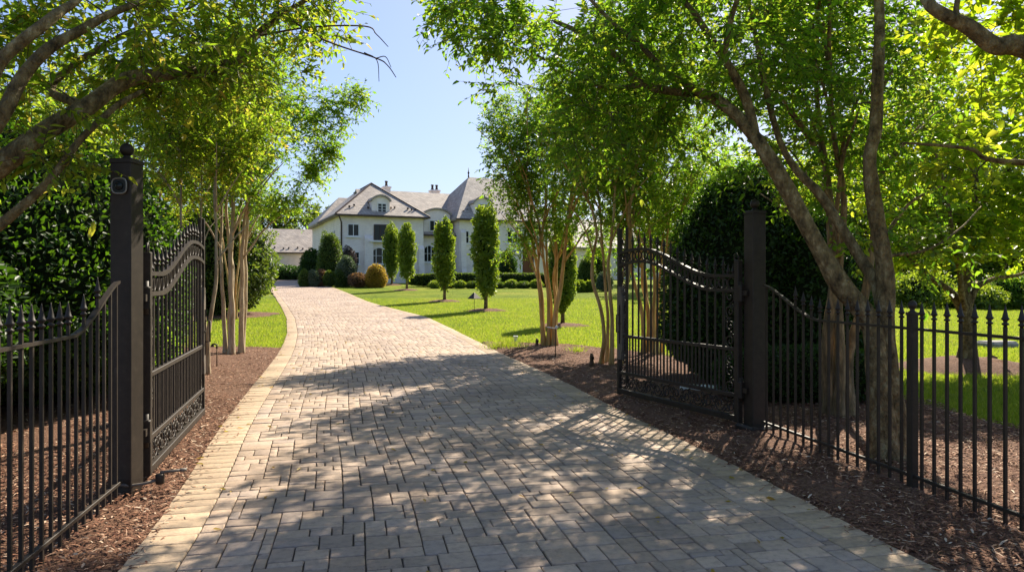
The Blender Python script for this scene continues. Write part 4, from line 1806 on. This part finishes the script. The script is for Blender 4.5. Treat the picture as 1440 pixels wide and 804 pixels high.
# 2 forked tree by the right fence
TB = np.array([3.13, 5.92, 0.0])
up1 = [TB + [.06, .03, 0], px(1258, 590, 5.95), px(1248, 519, 5.97), px(1242, 455, 6.0), px(1243, 399, 6.0), px(1240, 355, 6.0), px(1231, 298, 6.0), px(1225, 224, 6.0), px(1234, 179, 6.0), px(1234, 112, 6.0), px(1236, 0, 6.05), px(1225, -120, 6.1), px(1240, -260, 6.2)]
lean = [TB + [-.03, -.02, 0], px(1240, 590, 5.93), px(1232, 520, 5.95), px(1222, 455, 6.0), px(1183, 402, 6.05), px(1153, 349, 6.1), px(1116, 283, 6.15), px(1080, 222, 6.2), px(1046, 176, 6.3), px(1015, 145, 6.4), px(985, 131, 6.5), px(908, 119, 6.8), px(870, 82, 7.0), px(835, 55, 7.2), px(780, 30, 7.5)]
lean2 = [px(1243, 440, 6.0), px(1232, 398, 6.1), px(1207, 358, 6.25), px(1172, 300, 6.35), px(1150, 268, 6.4), px(1118, 236, 6.45), px(1095, 195, 6.5), px(1075, 120, 6.6), px(1060, 40, 6.8), px(1040, -60, 7.0)]
b3 = [px(1062, 196, 6.25), px(1049, 140, 6.3), px(1018, 79, 6.3), px(982, 24, 6.35), px(955, -10, 6.4), px(920, -80, 6.5)]
b4 = [px(1000, 140, 6.45), px(951, 108, 6.5), px(900, 65, 6.5), px(865, 37, 6.5), px(829, 0, 6.6), px(790, -50, 6.7)]
b5 = [px(1018, 79, 6.3), px(1030, 30, 6.2), px(1040, -30, 6.1), px(1010, -140, 6.0)]
b6 = [px(1243, 360, 6.0), px(1300, 350, 6.3), px(1345, 325, 6.5), px(1380, 290, 6.7)]
b7 = [px(908, 119, 6.8), px(850, 122, 7.0), px(800, 100, 7.3), px(720, 60, 7.6)]
b8 = [px(1225, -120, 6.1), px(1120, -220, 5.6), px(1000, -300, 5.0), px(850, -420, 4.4)]
b10 = [px(1060, 40, 6.8), np.array([2.9, 7.9, 4.6]), np.array([3.2, 9.2, 5.1]), np.array([3.5, 11.4, 5.0])]
b9 = [px(1040, -60, 7.0), px(900, -170, 7.0), px(760, -260, 6.8)]
make_tree('forked_tree', 'big forked tree with leaning trunk behind the right fence', 'tree', None, TB,
          [(up1, .092, .03), (lean, .105, .022), (lean2, .058, .016), (b3, .05, .015), (b4, .035, .010), (b5, .03, .012), (b6, .016, .006), (b7, .03, .008), (b8, .05, .015), (b9, .04, .012), (b10, .035, .01)],
          [(px(800, 60, 7.2), (1.0, .9, .75), 90), (px(900, 110, 6.9), (.9, .9, .6), 80), (px(1000, 40, 6.6), (1.0, .9, .7), 85),
           (px(870, 190, 6.9), (.8, .6, .42), 46), (px(690, 30, 7.5), (.55, .8, .42), 55), (px(640, 15, 7.6), (.28, .5, .25), 18),
           (px(1130, 150, 6.9), (.8, .9, 1.0), 50), (px(900, -120, 6.8), (1.7, 1.4, .7), 130), (px(1150, -180, 6.2), (1.6, 1.4, .8), 120),
           (px(950, -330, 5.2), (1.9, 1.5, .7), 130), (px(1280, 330, 6.4), (.5, .5, .4), 20), (np.array([3.0, 10.7, 5.2]), (2.1, 2.1, 1.4), 470)],
          CR, nleaf=36, llen=.085, lwid=.039, spread=.36, seed=23, bark='bark', droop=.28, gap=.0, sides=14, maxlink=1.7, rough=.09)

# 3 tree outside the right edge, only branches in view
OB = np.array([4.9, 4.6, 0.0])
t1 = [OB, np.array([4.85, 4.6, 1.2]), np.array([4.6, 4.55, 2.4]), px(1560, 110, 4.55), px(1440, 64, 4.5), px(1400, 62, 4.5), px(1363, 37, 4.5), px(1318, 15, 4.5), px(1300, -4, 4.55), px(1270, -60, 4.6)]
t2 = [np.array([4.72, 4.58, 1.9]), px(1540, 235, 4.9), px(1440, 228, 5.2), px(1389, 222, 5.3), px(1363, 209, 5.35), px(1270, 201, 5.6)]
t3 = [px(1363, 37, 4.5), px(1346, 20, 4.5), px(1348, -8, 4.5), px(1350, -60, 4.5)]
t4 = [np.array([4.6, 4.55, 2.4]), np.array([4.7, 4.5, 3.4]), np.array([4.4, 4.2, 4.6])]
make_tree('side_tree', 'thick bare branches reaching in at the top right edge', 'tree', None, OB,
          [(t1, .10, .022), (t2, .03, .009), (t3, .022, .012), (t4, .08, .02)],
          [(px(1400, 20, 5.0), (.5, .6, .35), 26), (np.array([4.3, 4.2, 4.6]), (1.6, 1.3, .8), 110), (px(1380, 215, 5.6), (.35, .3, .25), 12), (px(1500, 60, 4.6), (.5, .6, .5), 30)],
          MP, nleaf=34, llen=.095, lwid=.055, spread=.32, seed=31, bark='bark', droop=.25, sides=12, maxlink=1.8)


# 4 crape myrtles: several stems from one foot, vase-shaped
def crape(label, x, y, H, nst, seed, fan=.16, wide=1.6, foot=.17, lo=.42, leaf=None, cnt=500, r=.042, lean=(0, 0), nl=46, top=1.0, extra=(), bark='crape'):
    rr = np.random.RandomState(seed)
    b = np.array([x, y, GZ(x, y)])
    limbs, blobs = [], []
    for k in range(nst):
        a = 2 * math.pi * (k + rr.uniform(-.3, .3)) / nst
        dv = np.array([math.cos(a), math.sin(a), 0])
        f = foot * rr.uniform(.35, 1)
        s = fan * rr.uniform(.5, 1.3)
        hh = H * rr.uniform(.68, .9)
        le = np.array([lean[0], lean[1], 0])
        pts = [b + dv * f + UP * -.03]
        for q, t in enumerate((.16, .36, .55, .76, 1.0)):
            pts.append(b + dv * (f + s * hh * t ** 1.6) + UP * hh * t + le * hh * t * t + rr.normal(0, .035, 3) * (1 + 1.5 * t))
        r0 = r * rr.uniform(.75, 1.2)
        limbs.append((pts, r0, r0 * .22))
        for q in (2, 3, 3, 4):
            st = pts[q] * .6 + pts[q + 1] * .4
            a2 = a + rr.uniform(-1.1, 1.1)
            d2 = np.array([math.cos(a2), math.sin(a2), 0])
            L = H * rr.uniform(.16, .26)
            limbs.append(([st, st + d2 * L * .35 + UP * L * .5, st + d2 * L * .75 + UP * L * .85 + rr.normal(0, .04, 3)], r0 * .42, r0 * .13))
        tp = pts[-1]
        blobs.append((tp + dv * .1, (wide * .40, wide * .40, H * .17 * top), int(cnt * .42 / nst)))
    c = b + np.array([lean[0], lean[1], 0]) * H * .5
    blobs.append((c + UP * H * (lo + .26), (wide * .95, wide * .95, H * .23), int(cnt * .38)))
    blobs.append((c + UP * H * (lo + .10), (wide * .62, wide * .62, H * .12), int(cnt * .12)))
    blobs.append((c + UP * H * .88, (wide * .55, wide * .55, H * .13 * top), int(cnt * .10)))
    blobs += list(extra)
    return make_tree('crape_myrtle', label, 'tree', 'crape myrtles', b, limbs, blobs, leaf or CR, nleaf=nl, llen=.082, lwid=.040, spread=.42, seed=seed, bark=bark,
                     droop=.22, gap=.02, sides=9, rough=.05, twig_r=.008)


p = G(331, 499)
crape('crape myrtle with pale straight stems on left bed beyond the gate', p[0], p[1], 6.4, 5, 41, fan=.07, wide=1.7, lo=.60, foot=.34, r=.058, lean=(.02, .0), bark='crape_pale', cnt=560,
      extra=[(px(450, 170, 14.2), (.55, .6, .55), 60), (px(492, 138, 14.2), (.28, .4, .18), 22), (px(430, 240, 14.3), (.40, .5, .42), 40), (px(460, 212, 14.2), (.25, .3, .16), 14), (px(400, 285, 14.4), (.35, .4, .25), 20), (px(330, 210, 14.0), (.9, .6, .5), 44), (px(305, 268, 13.6), (.85, .6, .32), 46), (px(360, 285, 14.6), (.55, .5, .28), 22)])
crape('crape myrtle tucked behind the left gate, stems half hidden by bars', -4.95, 11.2, 5.0, 3, 42, fan=.12, wide=1.45, lo=.56, leaf=YG, cnt=380, bark='crape_pale')
crape('farthest left crape myrtle, above the glossy magnolia-like shrub', -9.8, 25.0, 7.6, 5, 43, fan=.12, wide=1.7, lo=.5, leaf=CR)
crape('yellowish crape myrtle at the left behind the dark clipped evergreen', -7.6, 14.2, 6.0, 6, 47, fan=.16, wide=2.1, lo=.42, leaf=YG)
p = G(771, 488)
crape('crape myrtle with tightly clustered orange-tan trunks right of the drive', p[0], p[1], 6.1, 8, 44, fan=.14, wide=1.6, lo=.40, foot=.22, r=.055, cnt=620,
      extra=[(px(738, 335, 16.0), (.34, .5, .45), 26), (px(728, 250, 16.0), (.4, .5, .6), 28), (px(700, 165, 16.0), (.40, .5, .5), 34), (px(710, 352, 15.9), (.18, .2, .10), 4), (px(840, 330, 16.4), (.4, .4, .5), 26)])
p = G(862, 514)
crape('crape myrtle with slender trunks just left of right gate edge', p[0], p[1], 5.7, 6, 45, fan=.10, wide=1.5, lo=.42, foot=.24, r=.042)
crape('crape myrtle seen through the tall latch end of right gate', 2.9, 14.6, 5.8, 7, 46, fan=.16, wide=1.7, lo=.40, foot=.25, r=.045)
p = G(1178, 588)
crape('crape myrtle with peeling gnarled trunks behind swooping right fence', p[0], p[1], 5.2, 4, 48, fan=.10, wide=1.5, lo=.44, foot=.15, r=.062, cnt=300, bark='crape_old')

# 5 lawn tree on the right, with its own mulch ring
p = G(1360, 519)
ring_bed(p[0], p[1], 1.25, 1.0, .20, 3)
b = np.array([p[0], p[1], p[2] + .12])
D = p[1]
make_tree('lawn_tree', 'maple-like tree standing in mulch ring on the right lawn', 'tree', None, b,
          [([b, px(1361, 480, D), px(1358, 440, D), px(1362, 380, D + .1), px(1372, 300, D + .2), px(1370, 200, D + .3), px(1385, 110, D + .6)], .14, .03),
           ([px(1357, 445, D), px(1345, 422, D - .1), px(1330, 405, D - .2), px(1295, 378, D - .5), px(1240, 320, D - .8)], .085, .018),
           ([px(1362, 430, D), px(1375, 404, D), px(1400, 390, D + .2), px(1450, 378, D + .5), px(1500, 320, D + .8)], .06, .015),
           ([px(1358, 440, D), px(1352, 415, D - .3), px(1350, 380, D - .6), px(1335, 300, D - 1.2), px(1310, 190, D - 1.6)], .06, .015),
           ([px(1370, 300, D + .2), px(1430, 220, D), px(1480, 120, D)], .05, .012),
           ([px(1366, 340, D + .2), px(1300, 240, D + .3), px(1240, 130, D + .6)], .045, .012)],
          [(px(1375, 225, D), (2.2, 2.0, 1.25), 210), (px(1280, 190, D), (1.3, 1.3, 1.1), 105), (px(1410, 90, D + 1.5), (1.9, 1.6, 1.0), 130), (px(1320, 330, D - .4), (1.3, 1.0, .55), 95),
           (px(1460, 300, D), (1.3, 1.3, .9), 90)],
          MP, nleaf=40, llen=.12, lwid=.075, spread=.5, seed=53, bark='bark', droop=.25, gap=.05, sides=12, twig_r=.012, maxlink=3)

# ------------------------------------------------------------------ shrubs
make_shrub('evergreen_shrub', 'broad dark leathery evergreen behind the left fence and gate', 'shrub', None, (-6.3, 8.9, 0), egg(2.15, 2.0, 3.45, 0, .31), 42000, LV, .08, .042, 61, core=.9, lump=.07, depth=.16)
make_shrub('evergreen_shrub', 'dark evergreen at the far left edge behind the fence pickets', 'shrub', None, (-6.5, 6.3, 0), egg(1.9, 1.7, 2.75, 0, .31), 24000, DK, .09, .045, 62, core=.86, lump=.08, depth=.2)
make_shrub('evergreen_shrub', 'tall dark egg-shaped evergreen behind the right iron gate', 'shrub', None, (3.4, 10.5, 0), egg(1.18, 1.2, 3.15, 0, .27), 24000, DK, .075, .038, 63, core=.88, lump=.06, depth=.18)
make_shrub('evergreen_shrub', 'dark evergreen just behind the plain gate post, right of the egg', 'shrub', None, (4.15, 9.9, 0), egg(.85, .8, 2.5, 0, .4), 12000, DK, .075, .038, 64, core=.88, lump=.06, depth=.18)
make_shrub('box_hedge', 'knee-high dark box hedge behind the right fence pickets', 'hedge', None, (3.55, 8.75, 0), superegg(1.05, .42, .70, 0, 3.0), 14000, DK, .035, .02, 65, core=.9, lump=.06, depth=.15)
make_shrub('magnolia_shrub', 'glossy olive shrub at the drive bend behind pale crape stems', 'shrub', None, (-11.2, 27.0, 0.2), egg(2.1, 1.9, 4.2, 0, .42), 15000, MD, .16, .075, 66, core=.82, lump=.12, depth=.3)
ring_bed(-11.1, 27.0, 2.2, 2.0, .06, 5)
make_shrub('ivy_shrub', 'bright green leafy shoots poking through the left gate end', 'shrub', None, (-3.72, 7.75, 0), superegg(.26, .45, 1.35, 0, .5), 1100, CR, .075, .042, 67, core=.55, lump=.2, depth=.6)

# columnar hornbeams with mulch rings
for i, (bx, by, pt, wpx, lb) in enumerate(((683, 437, 294, 38, 'largest columnar hornbeam, right end of row, beside pyramid light'), (625, 424, 305, 29, 'second columnar hornbeam from the right in the row along the drive'),
                                           (572, 408, 317, 25, 'third columnar hornbeam from the right, before the arched ground window'), (551, 401, 319, 24, 'smallest columnar hornbeam, beside the yellow bush'))):
    q = G(bx, by)
    d = q[1]
    H = (by - pt) * d / 1000.0
    rad = wpx * d / 2250.0
    ring_bed(q[0], q[1], .85, .75, .10, i + 2)
    make_shrub('columnar_hornbeam', lb, 'tree', 'columnar trees along the drive', (q[0], q[1], q[2]),
               (lambda rad, H: lambda u: np.stack([u[:, 0] * rad * (1 - .18 * np.clip(-u[:, 2], 0, 1)), u[:, 1] * rad, .16 * H + .42 * H + np.sign(u[:, 2]) * np.abs(u[:, 2]) ** .8 * .42 * H], -1) * np.array([1.08, 1.08, 1.0]))(rad, H),
               9000, HB, .15, .08, 70 + i, core=.64, lump=.22 + .03 * (i % 2), lscale=2.6 + .5 * i, depth=.55, stem=(.075, .25 * H), outward=.5)
q = G(791, 458)
ring_bed(q[0], q[1], .8, .7, .08, 8)
make_shrub('columnar_hornbeam', 'slim columnar hornbeam half hidden behind clustered tan trunks', 'tree', 'columnar trees along the drive', (q[0], q[1], q[2]), egg(.46, .46, 2.9, .35, .5), 9000, HB, .09, .055, 75, core=.7, lump=.16, depth=.45, stem=(.06, .8))


def sh(name, label, cat, pxc, pyb, pyt, wpx, d, leaf, n, seed, group=None, box=False, ll=.13):
    x = (pxc - 720) * d / 1000
    z = GZ(x, d)
    H = CAMZ - (pyt - 395) * d / 1000 - z
    rx = wpx * d / 2000
    f = superegg(rx, rx * .8, H, 0, 2.6) if box else egg(rx, rx * .9, H, 0, .38)
    make_shrub(name, label, cat, group, (x, d, z), f, n, leaf, ll, ll * .5, seed, core=.80, lump=.15, lscale=1.9, depth=.34)


sh('clipped_evergreen', 'tall dark clipped dome evergreen before the mansion corner', 'shrub', 464, 386, 325, 36, 57, MD, 12000, 80)
sh('small_tree', 'dark drooping small tree between garage and the clipped dome', 'tree', 437, 386, 352, 32, 62, DK, 5000, 81, ll=.22)
sh('dusky_shrub', 'dusky purple-grey round shrub right of the clipped dome', 'shrub', 490, 386, 347, 24, 59, PU, 5000, 82)
sh('juniper', 'grey-green juniper spreading at the foot of the clipped dome', 'shrub', 487, 387, 360, 30, 55, GY, 6000, 83)
sh('golden_shrub', 'golden yellow bush near the smallest columnar hornbeam', 'shrub', 529, 397, 372, 27, 53.5, GD, 6000, 84)
sh('rust_shrub', 'low rust-coloured mound between juniper and golden bush', 'shrub', 503, 392, 383, 26, 53.8, RD, 3000, 85)
sh('rust_shrub', 'low rusty mound under the dark drooping small tree', 'shrub', 452, 389, 379, 20, 55, RD, 2500, 86)
for i, (a, w_, lf) in enumerate(((428, 16, MD), (441, 18, GY), (462, 16, MD), (478, 18, MD), (520, 14, MD))):
    sh('edging_shrub', ['grey-blue low mound at the drive end, leftmost in the border', 'pale grey-green low mound left of the clipped dome', 'green low mound under the clipped dome', 'green low mound before the juniper', 'green low mound left of the golden bush foot'][i], 'shrub', a, 390, 380, w_, 54.5, lf, 2500, 87 + i, 'low border shrubs')
make_shrub('long_hedge', 'long clipped dark hedge along the front of the mansion', 'hedge', None, (-1.6, 55.0, GZ(-1.6, 55.0)), superegg(6.4, .6, 1.05, 0, 5.0), 16000, MD, .10, .06, 95, core=.92, lump=.02, depth=.1)
for i in range(9):
    x = -5.6 + i * .92
    make_shrub('mound_shrub', 'low green mound in the planting row before the long hedge', 'shrub', 'mounds before the hedge', (x, 52.2 + .15 * math.sin(i * 2.1), GZ(x, 52.2)), egg(.52, .5, .55 + .08 * math.sin(i * 3.3), 0, .4), 1400, [HB, MD][i % 2], .11, .055, 100 + i, core=.8, lump=.14, depth=.3)
sh('laurel_shrub', 'round dark laurel at the mansion wall right of the largest hornbeam', 'shrub', 713, 392, 352, 27, 58, DK, 6000, 111)
sh('yellowing_shrub', 'pale yellow-green shrub seen between the tan trunk clusters', 'shrub', 838, 400, 348, 40, 52, HB, 7000, 112)
sh('dark_shrub', 'dark green rounded shrub below the pale yellow-green one', 'shrub', 826, 404, 362, 30, 50, MD, 6000, 113)
sh('grey_shrub', 'grey-green mound at the far lawn edge between trunk clusters', 'shrub', 850, 406, 384, 22, 48, GY, 3500, 114)
for i, (a, w_) in enumerate(((808, 14), (816, 13), (829, 14))):
    sh('ball_shrub', ['low clipped ball nearest the clustered tan trunks, far lawn edge', 'middle low clipped ball at the far lawn edge', 'low clipped ball under the dark green rounded shrub'][i], 'shrub', a, 409, 395, w_, 46 + i * .4, HB, 2000, 115 + i, 'low clipped balls')
sh('hedge_block', 'dark clipped block at the garage foot by the drive end', 'hedge', 405, 387, 374, 52, 76, DK, 5000, 119, box=True, ll=.2)

# grass tufts in the bed edge
for i, (a, b_, h, n) in enumerate(((712, 492, .30, 420), (811, 497, .18, 160))):
    q = G(a, b_)
    r = np.random.RandomState(i)
    x = q[0] + r.normal(0, .22 if i == 0 else .09, n)
    y = q[1] + r.normal(0, .16 if i == 0 else .08, n)
    o = blades('grass_tuft', x, y, h * .5, h, .006, GR, 7 + i, None, None, lean=.7)
    tag(o, ['spilling grass tuft where lawn meets the drive edge', 'small grass tuft in mulch between the two trunk clusters'][i], 'grass tuft')


fallen_leaves()

# ------------------------------------------------------------------ woods beyond the lawns
def far_tree(label, x, y, H, wide, leaf, seed, cnt=150, group='trees beyond the lawns', name='woodland_tree', big=.34, trunk=.16):
    rr = np.random.RandomState(seed)
    b = np.array([x, y, GZ(x, y)])
    limbs = [([b, b + [.1, 0, H * .3], b + [rr.normal(0, .3), 0, H * .6], b + [rr.normal(0, .4), 0, H * .9]], trunk, .03)]
    for k in range(5):
        a = rr.uniform(0, 6.28)
        h0 = H * rr.uniform(.2, .55)
        d = np.array([math.cos(a), math.sin(a), 0])
        limbs.append(([b + UP * h0, b + d * wide * .4 + UP * (h0 + H * .1), b + d * wide * .8 + UP * (h0 + H * .2)], trunk * .5, .03))
    blobs = [(b + UP * H * .58, (wide, wide, H * .40), cnt), (b + UP * H * .25, (wide * .8, wide * .8, H * .2), cnt // 3)]
    make_tree(name, label, 'tree', group, b, limbs, blobs, leaf, nleaf=40, llen=big, lwid=big * .55, spread=1.0, seed=seed, droop=.2, gap=.06, sides=7, twig_r=.02, maxlink=6)


lbW = {0: 'olive green tree in the woods beyond the right lawn', 1: 'mid green tree in the woods beyond the right lawn', 2: 'pale yellow-green tree in the woods beyond the right lawn'}
rr = np.random.RandomState(77)
for i in range(15):
    ang = 1130 + i * 32 + rr.uniform(-8, 8)
    d = 46 + 6 * (i % 3) + rr.uniform(0, 3)
    hh = [rr.uniform(7.5, 9.5), rr.uniform(10, 12), rr.uniform(13, 16)][i % 3]
    k = i % 3
    far_tree(lbW[k], (ang - 720) * d / 1000, d, hh, rr.uniform(2.6, 3.6), [HB, CR, MP][k], 200 + i, cnt=170, group=['olive woodland trees', 'mid green woodland trees', 'pale woodland trees'][k])
for i, (a, d, h, k) in enumerate(((905, 60, 9, 1), (960, 48, 9, 0), (1020, 44, 10, 1), (1085, 46, 10, 2))):
    far_tree(['mid green woodland tree behind the right gate latch end', 'dark woodland tree hidden behind the egg-shaped evergreen', 'mid green woodland tree above the egg-shaped evergreen', 'pale woodland tree behind the leaning trunk'][i], (a - 720) * d / 1000, d, h, 3.0, [MD, CR, MP][k], 230 + i, cnt=110)
for i, (a, d, h) in enumerate(((402, 108, 13.0), (430, 112, 13.5), (455, 118, 12.6), (375, 105, 14))):
    far_tree(['tall tree behind the left end of the garage roof', 'middle tree rising behind the garage roof', 'feathery tree between garage roof and mansion', 'tree behind the garage hidden mostly by the crape myrtle'][i], (a - 720) * d / 1000, d, h, 3.6, MD, 240 + i, cnt=110, group='trees behind the garage', big=.45)
for i, (x, y, h) in enumerate(((-16, 24, 9), (-12.5, 17.5, 7), (-21, 34, 10), (-15, 12, 7), (-13.2, 28, 8.5))):
    far_tree(['green tree left of the drive beyond the crape myrtles', 'green tree behind the broad dark evergreen', 'distant tree at the left beyond the drive bend', 'green tree at the left edge behind the far left evergreen', 'green tree behind the glossy olive shrub'][i], x, y, h, 2.8, [CR, YG][i % 2], 250 + i, cnt=150, group='trees left of the drive', big=.20)
# understory along the right lawn
for i in range(9):
    a = 1110 + i * 45
    d = 37 + 1.5 * (i % 2)
    x = (a - 720) * d / 1000
    make_shrub('woodland_shrub', ['olive shrub at the wood edge beyond the right lawn', 'bright green shrub at the wood edge beyond the right lawn'][i % 2], 'shrub', ['olive wood-edge shrubs', 'bright wood-edge shrubs'][i % 2], (x, d, GZ(x, d)), egg(1.5 + .4 * math.sin(i * 3.7), 1.0, 1.5 + .45 * math.sin(i * 2), 0, .4), 3000, [HB, CR][i % 2], .20, .09, 270 + i, core=.55, lump=.32, lscale=1.9, depth=.6)
